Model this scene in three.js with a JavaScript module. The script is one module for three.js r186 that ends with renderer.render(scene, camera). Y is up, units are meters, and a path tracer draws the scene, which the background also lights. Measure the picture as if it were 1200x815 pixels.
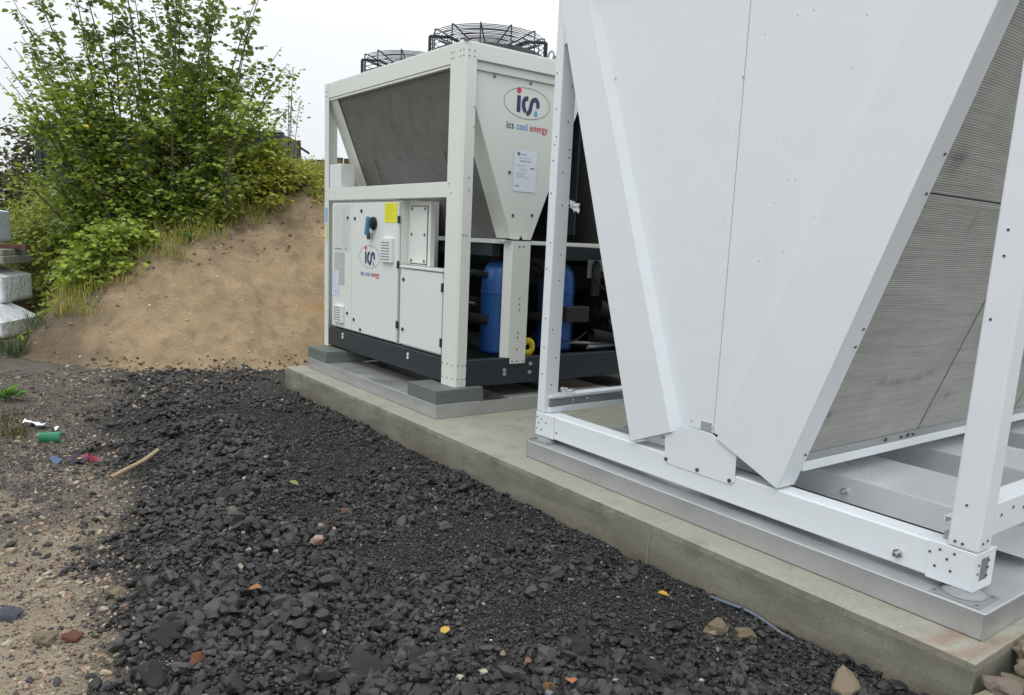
import * as THREE from 'three';
import { RoundedBoxGeometry } from 'three/addons/geometries/RoundedBoxGeometry.js';
import { mergeGeometries, mergeVertices } from 'three/addons/utils/BufferGeometryUtils.js';
import { SimplexNoise } from 'three/addons/math/SimplexNoise.js';

// ---------------------------------------------------------------- camera, sky, sun, exposure
const scene = new THREE.Scene();
const camera = new THREE.PerspectiveCamera(52.549, 1200 / 900, 0.05, 900);
camera.setViewOffset(1200, 900, 0, 0, 1200, 815);            // the photograph is a 4:3 frame cut at the bottom
{
  const m = new THREE.Matrix4().makeBasis(
    new THREE.Vector3(0.59294585, 0.04644213, -0.80390195),
    new THREE.Vector3(-0.17437217, 0.98205274, -0.07188019),
    new THREE.Vector3(0.78613585, 0.18279919, 0.59040231));
  camera.quaternion.setFromRotationMatrix(m);
  camera.position.set(0.867, 1.2, 2.455);
  camera.updateProjectionMatrix();
}
const renderer = new THREE.WebGLRenderer({ antialias: true });
renderer.setSize(1024, 695);
renderer.toneMapping = THREE.LinearToneMapping;
renderer.toneMappingExposure = 0.97;
renderer.shadowMap.enabled = true;
renderer.shadowMap.type = THREE.PCFSoftShadowMap;

function mulberry(a) { return () => { a |= 0; a = a + 0x6D2B79F5 | 0; let t = Math.imul(a ^ a >>> 15, 1 | a); t = t + Math.imul(t ^ t >>> 7, 61 | t) ^ t; return ((t ^ t >>> 14) >>> 0) / 4294967296; }; }
const rnd = mulberry(20240917);
const simplex = new SimplexNoise({ random: mulberry(77) });
const n2 = (x, y) => simplex.noise(x, y);
const n3 = (x, y, z) => simplex.noise3d(x, y, z);
function fbm(x, y, o = 4) { let s = 0, a = 0.5; for (let i = 0; i < o; i++) { s += a * n2(x, y); x = x * 2.03 + 17.1; y = y * 2.03 - 9.3; a *= 0.5; } return s; }
const sstep = (a, b, x) => { const t = Math.min(1, Math.max(0, (x - a) / (b - a))); return t * t * (3 - 2 * t); };
const lerp = (a, b, t) => a + (b - a) * t;
const R = (a, b) => a + (b - a) * rnd();
const SUN = new THREE.Vector3(0.25, 0.85, 0.46).normalize();
{
  const w = 512, h = 256, d = new Float32Array(w * h * 4);
  for (let j = 0; j < h; j++) {
    const el = ((j + 0.5) / h - 0.5) * Math.PI;                       // -90 .. 90
    for (let i = 0; i < w; i++) {
      const az = (i + 0.5) / w * Math.PI * 2;
      const x = Math.cos(el) * Math.cos(az), y = Math.sin(el), z = Math.cos(el) * Math.sin(az);
      const s = Math.max(0, y);
      let L = 0.90 * (1 + 1.14 * s);                                   // overcast: brighter overhead
      L *= 1 + 0.035 * n3(x * 2.2, y * 3.5, z * 2.2) + 0.025 * n3(x * 5, y * 8, z * 5);
      if (y < 0) L *= Math.max(0.25, 1 + y * 4);
      const k = (j * w + i) * 4;
      d[k] = L * 0.925; d[k + 1] = L * 0.965; d[k + 2] = L * 1.0; d[k + 3] = 1;
    }
  }
  const sky = new THREE.DataTexture(d, w, h, THREE.RGBAFormat, THREE.FloatType);
  sky.mapping = THREE.EquirectangularReflectionMapping; sky.magFilter = THREE.LinearFilter; sky.minFilter = THREE.LinearFilter; sky.needsUpdate = true;
  scene.background = sky; scene.environment = sky;
}
const sun = new THREE.DirectionalLight(new THREE.Color(1, 0.97, 0.93), 0.7);
sun.position.copy(SUN).multiplyScalar(30); sun.castShadow = true; sun.shadow.radius = 40;
Object.assign(sun.shadow.camera, { left: -14, right: 14, top: 14, bottom: -14, near: 1, far: 80 });
sun.shadow.mapSize.set(2048, 2048);
scene.add(sun, sun.target);

// ---------------------------------------------------------------- naming, things and parts
const used = {};
function numbered(name) { const k = used[name] = (used[name] ?? -1) + 1; return k ? `${name}_${String(k).padStart(3, '0')}` : name; }
const origin = new WeakMap();
function tag(o, label, category, group, kind) {
  if (label) o.userData.label = label;
  if (category) o.userData.category = category;
  if (group) o.userData.group = group;
  if (kind) o.userData.kind = kind;
  return o;
}
function thing(name, pos, label, category, group) {
  const g = new THREE.Group(); g.name = numbered(name); g.position.set(...pos); scene.add(g);
  origin.set(g, new THREE.Vector3(...pos));
  return tag(g, label, category, group);
}
// a part: its geometry is written in scene metres and moved into the axes of its thing
function part(name, geo, mat, parent, label, kind) {
  const o = origin.get(parent);
  const g = Array.isArray(geo) ? merge(geo) : geo;
  if (o) g.translate(-o.x, -o.y, -o.z);
  const m = new THREE.Mesh(g, mat); m.name = name; m.castShadow = m.receiveShadow = true;
  parent.add(m); if (o) origin.set(m, o);
  return tag(m, label, null, null, kind);
}
function solo(name, geo, mat, label, category, group, kind) {
  const g = Array.isArray(geo) ? merge(geo) : geo;
  g.computeBoundingBox(); const b = g.boundingBox, c = new THREE.Vector3((b.min.x + b.max.x) / 2, b.min.y, (b.min.z + b.max.z) / 2);
  g.translate(-c.x, -c.y, -c.z);
  const m = new THREE.Mesh(g, mat); m.name = numbered(name); m.position.copy(c); m.castShadow = m.receiveShadow = true; scene.add(m);
  origin.set(m, c);
  return tag(m, label, category, group, kind);
}
function merge(list) {
  return mergeGeometries(list.map((g) => {
    g = g.index ? g.toNonIndexed() : g;
    if (!g.attributes.uv) g.setAttribute('uv', new THREE.BufferAttribute(new Float32Array(g.attributes.position.count * 2), 2));
    for (const k of Object.keys(g.attributes)) if (!['position', 'normal', 'uv'].includes(k)) g.deleteAttribute(k);
    return g;
  }), false);
}

// ---------------------------------------------------------------- geometry helpers (metres)
function uvBox(g) {                                                      // texture coordinates in metres, by facing
  g = g.index ? g.toNonIndexed() : g;
  if (!g.attributes.normal) g.computeVertexNormals();
  const p = g.attributes.position, n = g.attributes.normal, uv = new Float32Array(p.count * 2);
  for (let i = 0; i < p.count; i += 3) {
    const ax = Math.abs(n.getX(i) + n.getX(i + 1) + n.getX(i + 2)), ay = Math.abs(n.getY(i) + n.getY(i + 1) + n.getY(i + 2)), az = Math.abs(n.getZ(i) + n.getZ(i + 1) + n.getZ(i + 2));
    for (let k = i; k < i + 3; k++) {
      const x = p.getX(k), y = p.getY(k), z = p.getZ(k);
      if (ay >= ax && ay >= az) { uv[2 * k] = x; uv[2 * k + 1] = z; } else if (ax >= az) { uv[2 * k] = z; uv[2 * k + 1] = y; } else { uv[2 * k] = x; uv[2 * k + 1] = y; }
    }
  }
  g.setAttribute('uv', new THREE.BufferAttribute(uv, 2));
  return g;
}
function box(x0, x1, y0, y1, z0, z1, r = 0.003) {
  const w = x1 - x0, h = y1 - y0, d = z1 - z0, rr = Math.min(r, w * 0.45, h * 0.45, d * 0.45);
  const g = rr > 0.0004 ? new RoundedBoxGeometry(w, h, d, 2, rr) : new THREE.BoxGeometry(w, h, d);
  g.translate((x0 + x1) / 2, (y0 + y1) / 2, (z0 + z1) / 2);
  return uvBox(g);
}
const V2 = (a) => a.map(([x, y]) => new THREE.Vector2(x, y));
// polygon in the x-y plane from z0 to z1
function plateXY(pts, z0, z1, bevel = 0.002, holes = []) {
  const s = new THREE.Shape(V2(pts)); for (const h of holes) s.holes.push(new THREE.Path(V2(h)));
  const g = new THREE.ExtrudeGeometry(s, { depth: z1 - z0 - 2 * bevel, bevelEnabled: bevel > 0, bevelSize: bevel, bevelOffset: -bevel, bevelThickness: bevel, bevelSegments: 1 });
  g.translate(0, 0, z0 + bevel); return uvBox(g);
}
// polygon given as (z, y) from x0 to x1
function plateZY(pts, x0, x1, bevel = 0.002, holes = []) {
  const g = plateXY(pts.map(([z, y]) => [-z, y]), x0, x1, bevel, holes.map((h) => h.map(([z, y]) => [-z, y])));
  g.rotateY(Math.PI / 2); return uvBox(g);                              // local z -> x, local x -> -z
}
// polygon given as (x, z) from y0 to y1
function plateXZ(pts, y0, y1, bevel = 0.002) {
  const g = plateXY(pts.map(([x, z]) => [x, -z]), y0, y1, bevel);
  g.rotateX(-Math.PI / 2); return uvBox(g);
}
function tube(pts, r, radial = 6, seg = 0, closed = false) {
  const c = pts.length === 2 ? new THREE.LineCurve3(new THREE.Vector3(...pts[0]), new THREE.Vector3(...pts[1])) : new THREE.CatmullRomCurve3(pts.map((p) => new THREE.Vector3(...p)), closed, 'centripetal');
  return new THREE.TubeGeometry(c, seg || (pts.length === 2 ? 1 : pts.length * 4), r, radial, closed);
}
function bar(a, b, r, radial = 6) {                                       // closed round bar
  const A = new THREE.Vector3(...a), B = new THREE.Vector3(...b), d = B.clone().sub(A), L = d.length();
  const g = new THREE.CylinderGeometry(r, r, L, radial); g.translate(0, L / 2, 0);
  g.applyQuaternion(new THREE.Quaternion().setFromUnitVectors(new THREE.Vector3(0, 1, 0), d.normalize())); g.translate(A.x, A.y, A.z);
  return g;
}
function disc(p, axis, r, t = 0.004, radial = 10) { const q = [...p], s = [...p]; q[axis] -= t * 0.5; s[axis] += t * 0.5; return bar(q, s, r, radial); }
function lathe(prof, x, y, z, seg = 28) { const g = new THREE.LatheGeometry(V2(prof), seg); g.translate(x, y, z); return g; }
function rect(u, v, w, h) { return [[u, v], [u + w, v], [u + w, v + h], [u, v + h]]; }

// ---------------------------------------------------------------- textures
function tex(w, h, fn, srgb, rep = 1, repY = rep) {
  const d = new Uint8Array(w * h * 4);
  for (let j = 0; j < h; j++) for (let i = 0; i < w; i++) {
    const c = fn(i / w, j / h, i, j), k = (j * w + i) * 4;
    d[k] = Math.max(0, Math.min(255, c[0] * 255)); d[k + 1] = Math.max(0, Math.min(255, c[1] * 255)); d[k + 2] = Math.max(0, Math.min(255, c[2] * 255)); d[k + 3] = 255;
  }
  const t = new THREE.DataTexture(d, w, h, THREE.RGBAFormat); t.wrapS = t.wrapT = THREE.RepeatWrapping; t.magFilter = THREE.LinearFilter; t.minFilter = THREE.LinearMipmapLinearFilter; t.generateMipmaps = true;
  if (srgb) t.colorSpace = THREE.SRGBColorSpace; t.repeat.set(rep, repY); t.needsUpdate = true; return t;
}
// noise that tiles on a unit square: four dimensions folded on two circles
function tn(u, v, f, s = 0) { const a = u * 6.28318, b = v * 6.28318, r = f / 6.28318; return simplex.noise4d(Math.cos(a) * r + s, Math.sin(a) * r, Math.cos(b) * r - s, Math.sin(b) * r); }
function ta(u, v, fu, fv, s = 0) { const a = u * 6.28318, b = v * 6.28318, p = fu / 6.28318, q = fv / 6.28318; return simplex.noise4d(Math.cos(a) * p + s, Math.sin(a) * p, Math.cos(b) * q - s, Math.sin(b) * q); }
function tf(u, v, f, o = 4, s = 0) { let t = 0, a = 0.5; for (let i = 0; i < o; i++) { t += a * tn(u, v, f, s + i * 5.7); f *= 2.1; a *= 0.5; } return t; }
const g3 = (v) => [v, v, v];
const T = {};
T.grime = tex(256, 256, (u, v) => g3(0.955 + 0.03 * tf(u, v, 4) + 0.022 * tf(u, v, 30, 2, 3)), false, 0.6);
T.streak = tex(256, 256, (u, v) => g3(0.955 + 0.022 * tf(u, v, 3) + 0.012 * tn(u, v, 40, 3) + 0.035 * (tn(u, 0.31, 34, 6) > 0.25 ? -sstep(-0.2, 0.5, tn(u, v, 3, 21)) * (tn(u, 0.31, 34, 6) - 0.25) : 0)), false, 0.75);
T.wave = tex(128, 128, (u, v) => g3(0.5 + 0.45 * tf(u, v, 3, 2, 40)), false, 0.9);
T.steelMap = tex(512, 512, (u, v) => { const s = 0.84 + 0.13 * tf(u, v, 5) + 0.05 * tn(u * 1, v, 60); return [s, s * 1.0, s * 1.0]; }, false, 0.7);
T.steelRough = tex(512, 512, (u, v) => g3(0.40 + 0.28 * tf(u, v, 4, 5, 9) + 0.05 * tf(u, v, 60, 2, 2)), false, 0.55);
T.concrete = tex(1024, 1024, (u, v) => {
  let s = 0.76 + 0.13 * tf(u, v, 5, 5) + 0.17 * tf(u, v, 90, 3, 4) + 0.06 * tf(u, v, 26, 3, 14);
  const st = sstep(0.08, 0.4, tf(u, v, 7, 4, 12)); s *= 1 - 0.13 * st;
  const pit = tn(u, v, 90, 31); if (pit > 0.72) s *= 0.62;
  return [s, s * (0.985 + 0.01 * st), s * (0.9 - 0.03 * tf(u, v, 3, 2, 7))];
}, false, 0.7);
T.concreteBump = tex(512, 512, (u, v) => { const pit = tn(u, v, 60, 31); return g3(0.55 + 0.25 * tf(u, v, 12, 5, 5) - (pit > 0.7 ? 0.35 : 0)); }, false, 1.4);
// finned coil seen end on to its fins: fine level lines, smudges, dents
const SMUDGE = [[0.53, 1.54, 0.055, 0.05, 1], [0.66, 1.40, 0.03, 0.05, 0.6], [0.18, 0.675, 0.10, 0.018, 0.8], [0.30, 0.69, 0.03, 0.02, 0.7], [0.0, 0.68, 0.05, 0.025, 0.7], [0.9, 0.70, 0.04, 0.022, 0.6], [0.02, 1.75, 0.015, 0.06, 0.7], [0.78, 1.80, 0.02, 0.05, 0.6], [0.60, 0.56, 0.018, 0.02, 0.7], [0.2, 1.35, 0.02, 0.06, 0.4]];
T.coilLight = tex(512, 2048, (u, v, i, j) => {
  const row = j % 8, y = v * 2, amp = 0.25 + 0.4 * sstep(-0.35, 0.35, tn(u, v, 5, 71)), line = 1 - amp * (row < 2 ? 0.55 : row < 3 ? 0.28 : 0);
  let s = line * (0.86 + 0.09 * ta(u, v, 2, 70, 3) + 0.10 * ta(u, v, 3, 150, 8) + 0.09 * ta(u, v, 4, 320, 13) + 0.09 * tf(u, v, 3, 3, 1) + 0.06 * ta(u, v, 1.5, 26, 4));
  for (const [a, b, ra, rb, k] of SMUDGE) { const du = Math.abs(u - a), q = (Math.min(du, 1 - du) / ra) ** 2 + ((y - b) / rb) ** 2; if (q < 3) { const m = 0.8 * k * Math.exp(-q) * sstep(-0.25, 0.45, tn(u, v, 120, 9) + 0.4); s *= 1 - 0.65 * m; } }
  const dent = tn(u, v, 60, 44); if (dent > 0.78) s *= 0.75;
  return [s, s * 0.99, s * 0.955];
}, false, 1.0, 0.5);
T.coilLightBump = tex(32, 2048, (u, v, i, j) => g3((j % 8) < 2 ? 0 : 1), false, 1.0, 0.5);
T.coilDark = tex(512, 512, (u, v, i, j) => {
  let s = ((j % 8) < 3 ? 0.9 : 1) * (0.8 + 0.2 * tf(u, v, 4, 3, 1) + 0.16 * tn(u, v, 60, 8) + 0.14 * tf(u, v, 9, 3, 25));
  const sp = tn(u, v, 38, 44); if (sp > 0.66) s *= 1.3; if (sp < -0.72) s *= 0.6;
  return [s, s * 0.99, s * 0.95];
}, false, 0.9);
T.soilBump = tex(512, 512, (u, v) => g3(0.5 + 0.4 * tf(u, v, 14, 6, 2)), false, 1.6);
T.soil = tex(512, 512, (u, v) => { const s = 0.92 + 0.16 * tf(u, v, 18, 5, 6) + 0.16 * tf(u, v, 110, 2, 16), p = tn(u, v, 90, 3); const k = p > 0.66 ? 1.55 : p < -0.68 ? 0.5 : 1; return [s * k, s * k, s * k * (p > 0.68 ? 1.1 : 1)]; }, false, 0.9);
T.rockBump = tex(256, 256, (u, v) => g3(0.5 + 0.42 * tf(u, v, 9, 5, 2)), false, 7);
T.foam = tex(128, 128, (u, v) => g3(0.5 + 0.4 * tf(u, v, 20, 3)), false, 5);
T.wood = tex(128, 512, (u, v) => { const s = 0.8 + 0.25 * tn(u, v * 1, 6, 2) + 0.14 * tn(u * 1, 0.2, 30, 5); return [s, s * 0.97, s * 0.93]; }, false, 3, 1);
T.film = tex(256, 256, (u, v) => g3(0.5 + 0.45 * tf(u, v, 6, 4, 3) + 0.25 * Math.abs(tn(u, v, 10, 8))), false, 1.2);

// ---------------------------------------------------------------- materials (linear base colours)
const col = (r, g, b) => new THREE.Color().setRGB(r, g, b);
function std(c, rough, o = {}) { return new THREE.MeshStandardMaterial({ color: col(...c), roughness: rough, metalness: 0, side: THREE.DoubleSide, ...o }); }
const M = {
  cream: std([0.735, 0.765, 0.72], 0.42, { map: T.grime }),
  creamDoor: std([0.75, 0.785, 0.755], 0.4, { map: T.grime }),
  white: std([0.76, 0.80, 0.83], 0.36, { map: T.streak, bumpMap: T.wave, bumpScale: 0.004 }),
  slate: std([0.024, 0.034, 0.043], 0.42, { map: T.grime }),
  alu: std([0.60, 0.61, 0.615], 1, { metalness: 0.62, map: T.steelMap, roughnessMap: T.steelRough }),
  galv: std([0.42, 0.44, 0.45], 0.45, { metalness: 0.7, map: T.steelMap }),
  galvPaint: std([0.40, 0.42, 0.43], 0.5, { map: T.steelMap }),
  concrete: std([0.41, 0.403, 0.362], 0.88, { vertexColors: true, map: T.concrete, bumpMap: T.concreteBump, bumpScale: 0.004 }),
  mortar: std([0.27, 0.26, 0.22], 0.95),
  packer: std([0.135, 0.155, 0.142], 0.6, { map: T.grime }),
  coilDark: std([0.205, 0.207, 0.20], 0.85, { map: T.coilDark }),
  coilLight: std([0.47, 0.468, 0.455], 0.62, { map: T.coilLight, bumpMap: T.coilLightBump, bumpScale: 0.002 }),
  black: std([0.018, 0.018, 0.021], 0.5),
  blackWire: std([0.02, 0.018, 0.026], 0.4),
  foam: std([0.014, 0.014, 0.014], 0.85, { bumpMap: T.foam, bumpScale: 0.003 }),
  hole: std([0.09, 0.08, 0.09], 0.8),
  screw: std([0.20, 0.19, 0.17], 0.4, { metalness: 0.8 }),
  brightBolt: std([0.62, 0.62, 0.6], 0.3, { metalness: 0.9 }),
  blue: std([0.014, 0.085, 0.30], 0.38, { map: T.grime }),
  switchBlue: std([0.06, 0.20, 0.34], 0.4),
  yellow: std([0.72, 0.56, 0.03], 0.5),
  yellowSheet: std([0.72, 0.70, 0.05], 0.6),
  paper: std([0.72, 0.75, 0.80], 0.7),
  vent: std([0.72, 0.74, 0.74], 0.5),
  ventDark: std([0.20, 0.21, 0.21], 0.7),
  film: new THREE.MeshPhysicalMaterial({ color: col(0.82, 0.84, 0.85), roughness: 0.35, side: THREE.DoubleSide, transmission: 0.25, thickness: 0 }),
  wrap: std([0.72, 0.745, 0.77], 0.28, { bumpMap: T.film, bumpScale: 0.022 }),
  wrapBlue: std([0.58, 0.64, 0.72], 0.3, { bumpMap: T.film, bumpScale: 0.012 }),
  timber: std([0.22, 0.14, 0.085], 0.85, { map: T.wood }),
  greyTimber: std([0.30, 0.30, 0.27], 0.85, { map: T.wood }),
  rust: std([0.13, 0.06, 0.045], 0.8, { map: T.wood }),
  fence: std([0.075, 0.06, 0.055], 0.9, { map: T.wood }),
  container: std([0.018, 0.032, 0.026], 0.5, { map: T.grime }),
  stone: std([1, 1, 1], 0.85, { bumpMap: T.rockBump, bumpScale: 0.004 }),
  asphalt: std([1, 1, 1], 0.58),
  panelFixing: std([0.5, 0.52, 0.54], 0.5),
  grit: std([1, 1, 1], 0.85),
  tray: std([0.86, 0.87, 0.88], 0.3, { metalness: 0.4, roughnessMap: T.steelRough, roughness: 0.8, map: T.grime }),
  bark: std([0.10, 0.085, 0.06], 0.9),
};
function leafMat(tr = 0.35) { return new THREE.MeshPhysicalMaterial({ color: col(1, 1, 1), roughness: 0.8, specularIntensity: 0.4, transmission: tr, thickness: 0, side: THREE.DoubleSide }); }
M.leaf = leafMat(0.48); M.grass = leafMat(0.3);

// ---------------------------------------------------------------- terrain
const GY = -0.19;                                                        // gravel level; the pad's top is y = 0
const toe = (z) => z < 1.5 ? -6.7 - 0.12 * (z + 0.3) - 0.12 * Math.max(0, z + 0.3) ** 2 + 0.09 * n2(z * 1.1, 4.2) + 0.04 * n2(z * 4, 1.2) : -7.31 - 1.5 * (z - 1.5) ** 0.7;
const CREST = [[-40, 2.2], [-3.2, 2.15], [-1.8, 2.12], [-1.07, 1.68], [-0.19, 1.33], [0.5, 1.08], [0.785, 0.9], [1.154, 0.6], [1.5, 0.42], [2.2, 0.75], [4, 1.1], [40, 1.3]];
function crest(z) { for (let i = 1; i < CREST.length; i++) if (z <= CREST[i][0]) { const [a, ya] = CREST[i - 1], [b, yb] = CREST[i]; return lerp(ya, yb, (z - a) / (b - a)); } return 1.3; }
// z of the line where black planings give way to brown soil
function soilLine(x) { const P = [[-9, 0.9], [-7, 1.1], [-4.6, 1.64], [-3.2, 1.78], [-2.4, 2.02], [-1.6, 2.12], [0, 2.25], [4, 2.2]]; for (let i = 1; i < P.length; i++) if (x <= P[i][0]) { const t = (x - P[i - 1][0]) / (P[i][0] - P[i - 1][0]); return lerp(P[i - 1][1], P[i][1], t) + 0.13 * n2(x * 1.7, 3.3) + 0.05 * n2(x * 6, 8); } return 2.2; }
function height(x, z) {
  let y = GY + 0.014 * fbm(x * 1.3, z * 1.3, 3) + 0.006 * fbm(x * 7, z * 7, 3);
  const s = soilLine(x), k = Math.exp(-(((z - s + 0.45) / 0.38) ** 2)) * sstep(-6.2, -4.5, x) * sstep(-0.6, -1.6, x);
  y += 0.085 * k * (0.7 + 0.6 * n2(x * 1.9, z * 1.9)) + 0.02 * fbm(x * 2.6, z * 2.6, 3) * sstep(2.4, 1.9, z);                    // heaped edge of the planings
  y += 0.03 * sstep(0.05, 0.5, z - s) * sstep(-1.0, -3, x);
  if (x > -0.06) y += (0.08 * sstep(0.26, 0.06, z) + 0.06 * sstep(0.05, -0.6, z)) * sstep(-0.06, 0.04, x);
  const d = toe(z) - x;
  if (d > -0.25 && x > -60 && z > -40 && z < 40) {
    const h = crest(z), up = Math.max(0, d + 0.06 * n2(x * 1.5, z * 1.5) + 0.03 * n2(x * 5, z * 5));
    const soft = 0.14, lin = 0.75 * (Math.sqrt(up * up + 0.02) - Math.sqrt(0.02));
    const m = Math.min(lin, h), kk = Math.exp(-Math.abs(lin - h) / soft) * soft * 0.5;
    y += m - kk * (lin > h * 0.4 ? 1 : 0) * sstep(0.2 * h, 0.8 * h, lin) + 0.035 * fbm(x * 2.2, z * 2.2, 4) * sstep(0.1, 0.8, up) + 0.018 * fbm(x * 11, z * 11, 4) * sstep(0.0, 0.4, up) + (0.05 * fbm(x * 5 + 7, z * 5, 3) + 0.03 * sstep(0.25, 0.6, n2(x * 8, z * 8))) * sstep(0.55, 0.95, lin / h) + 0.014 * fbm(z * 9 + x * 0.8, x * 1.3, 3) * sstep(0.05, 0.3, up) + 0.025 * sstep(0.3, 0.7, n2(x * 7, z * 7)) * sstep(0.5, 0.1, up) * sstep(-0.1, 0.1, d);
  }
  if (x < -60 || Math.abs(z) > 40) y = GY;
  if (x < -8 && x > -13 && z > 0.9) {                                     // level ground under the wrapped bundles
    const dx = x + 9.05, dz = z - 1.72, a = dx * 0.594 - dz * 0.8045, d = -dx * 0.8045 - dz * 0.594;
    y = lerp(y, GY, sstep(0.62, 0.28, a) * sstep(1.25, 0.95, d) * sstep(-1.3, -0.9, d));
  }
  return y;
}
function axis(fine0, fine1, step, far) {
  const a = []; for (let v = fine0; v <= fine1 + 1e-6; v += step) a.push(v);
  let s = step * 1.6, v = fine1; const hi = []; while (v < far) { v += s; s *= 1.45; hi.push(v); }
  s = step * 1.6; v = fine0; const lo = []; while (v > -far) { v -= s; s *= 1.45; lo.unshift(v); }
  return [...lo, ...a, ...hi];
}
{
  const xs = axis(-10.6, 0.6, 0.036, 500), zs = axis(-3.4, 2.75, 0.036, 500), nx = xs.length, nz = zs.length;
  const P = new Float32Array(nx * nz * 3), C = new Float32Array(nx * nz * 3), U = new Float32Array(nx * nz * 2);
  const isBank = new Uint8Array(nx * nz);
  for (let j = 0; j < nz; j++) for (let i = 0; i < nx; i++) {
    const x = xs[i], z = zs[j], k = j * nx + i, d = toe(z) - x, y = height(x, z);
    P.set([x, y, z], k * 3); U.set(d > -0.05 ? [z, y * 0.6 - x * 0.8] : [x, z], k * 2);
    isBank[k] = d > -0.05 && x > -60 && Math.abs(z) < 40 ? 1 : 0;
    let c;
    if (isBank[k]) {
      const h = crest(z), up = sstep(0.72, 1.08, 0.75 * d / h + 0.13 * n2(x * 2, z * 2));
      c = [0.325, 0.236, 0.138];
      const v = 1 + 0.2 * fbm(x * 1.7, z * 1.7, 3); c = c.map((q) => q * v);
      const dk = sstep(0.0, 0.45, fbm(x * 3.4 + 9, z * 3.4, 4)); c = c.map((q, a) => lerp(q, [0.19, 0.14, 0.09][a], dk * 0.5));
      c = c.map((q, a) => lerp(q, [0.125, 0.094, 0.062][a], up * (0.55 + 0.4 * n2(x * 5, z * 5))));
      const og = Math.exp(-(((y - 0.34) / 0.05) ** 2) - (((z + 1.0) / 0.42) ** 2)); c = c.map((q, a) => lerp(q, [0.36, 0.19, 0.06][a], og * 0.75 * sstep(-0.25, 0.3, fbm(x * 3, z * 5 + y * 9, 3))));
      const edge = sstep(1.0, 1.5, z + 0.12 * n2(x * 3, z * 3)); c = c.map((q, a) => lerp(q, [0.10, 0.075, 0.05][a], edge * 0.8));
    } else {
      const s = soilLine(x), b = sstep(-0.12, 0.18, z - s + 0.14 * fbm(x * 3, z * 3, 3));
      const far = sstep(-4.2, -6.4, x);
      const black = [0.0145, 0.0138, 0.0135].map((q, a) => lerp(q, [0.05, 0.044, 0.040][a], far * 0.55));
      const dark = Math.max(sstep(-0.1, 0.35, fbm(x * 1.4 + 3, z * 1.4, 3)) * sstep(-2.2, -3.4, x), 0.85 * sstep(-3.3, -4.2, x));
      const soil = [0.25, 0.198, 0.138].map((q, a) => lerp(q, [0.047, 0.041, 0.036][a], dark * 0.9));
      c = black.map((q, a) => lerp(q, soil[a], b)); const v = 1 + 0.25 * fbm(x * 4, z * 4, 3); c = c.map((q) => q * v);
      if (x > 0.0 && z < 0.1) c = [0.12, 0.10, 0.075];
    }
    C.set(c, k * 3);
  }
  const sheets = [[], []];
  for (let j = 0; j + 1 < nz; j++) for (let i = 0; i + 1 < nx; i++) {
    const a = j * nx + i, b = a + 1, c = a + nx, e = c + 1;
    sheets[isBank[a] + isBank[b] + isBank[c] + isBank[e] >= 2 ? 1 : 0].push(a, c, b, b, c, e);
  }
  sheets.forEach((idx, s) => {
    const map = new Map(), p = [], c = [], u = [], out = [];
    for (const v of idx) { if (!map.has(v)) { map.set(v, p.length / 3); p.push(...P.subarray(v * 3, v * 3 + 3)); c.push(...C.subarray(v * 3, v * 3 + 3)); u.push(U[v * 2], U[v * 2 + 1]); } out.push(map.get(v)); }
    const g = new THREE.BufferGeometry();
    g.setAttribute('position', new THREE.Float32BufferAttribute(p, 3)); g.setAttribute('color', new THREE.Float32BufferAttribute(c, 3)); g.setAttribute('uv', new THREE.Float32BufferAttribute(u, 2));
    g.setIndex(out); g.computeVertexNormals();
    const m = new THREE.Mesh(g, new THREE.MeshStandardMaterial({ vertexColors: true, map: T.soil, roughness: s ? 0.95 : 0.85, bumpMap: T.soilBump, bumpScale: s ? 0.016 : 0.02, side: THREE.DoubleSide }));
    m.name = s ? 'earth_bank' : 'ground'; m.castShadow = m.receiveShadow = true; scene.add(m);
    tag(m, s ? 'sloping bank of bare sandy earth behind the further chiller' : 'black road planings giving way to brown stony soil', s ? 'earth bank' : 'ground', null, 'structure');
  });
}

// loose stone shapes
function stoneGeo(seed, flat = 0.7, detail = 1, jag = 0.28) {
  let g = new THREE.IcosahedronGeometry(0.5, detail); g.deleteAttribute('uv'); g.deleteAttribute('normal'); g = mergeVertices(g, 1e-4);
  const p = g.attributes.position, r = mulberry(seed), sx = 0.8 + 0.5 * r(), sz = 0.75 + 0.4 * r(), ox = r() * 50;
  const cuts = []; for (let i = 0; i < 6; i++) cuts.push([new THREE.Vector3(r() - 0.5, r() - 0.5, r() - 0.5).normalize(), 0.30 + 0.12 * r()]);
  const v = new THREE.Vector3();
  for (let i = 0; i < p.count; i++) {
    v.fromBufferAttribute(p, i); v.multiplyScalar(1 + jag * n3(v.x * 2.2 + ox, v.y * 2.2, v.z * 2.2));
    for (const [n, d] of cuts) { const q = v.dot(n) - d; if (q > 0) v.addScaledVector(n, -q * 0.92); }
    p.setXYZ(i, v.x * sx, v.y * flat, v.z * sz);
  }
  g = g.toNonIndexed(); g.computeVertexNormals();                         // broken faces stay flat
  return uvBox(g);
}
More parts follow.
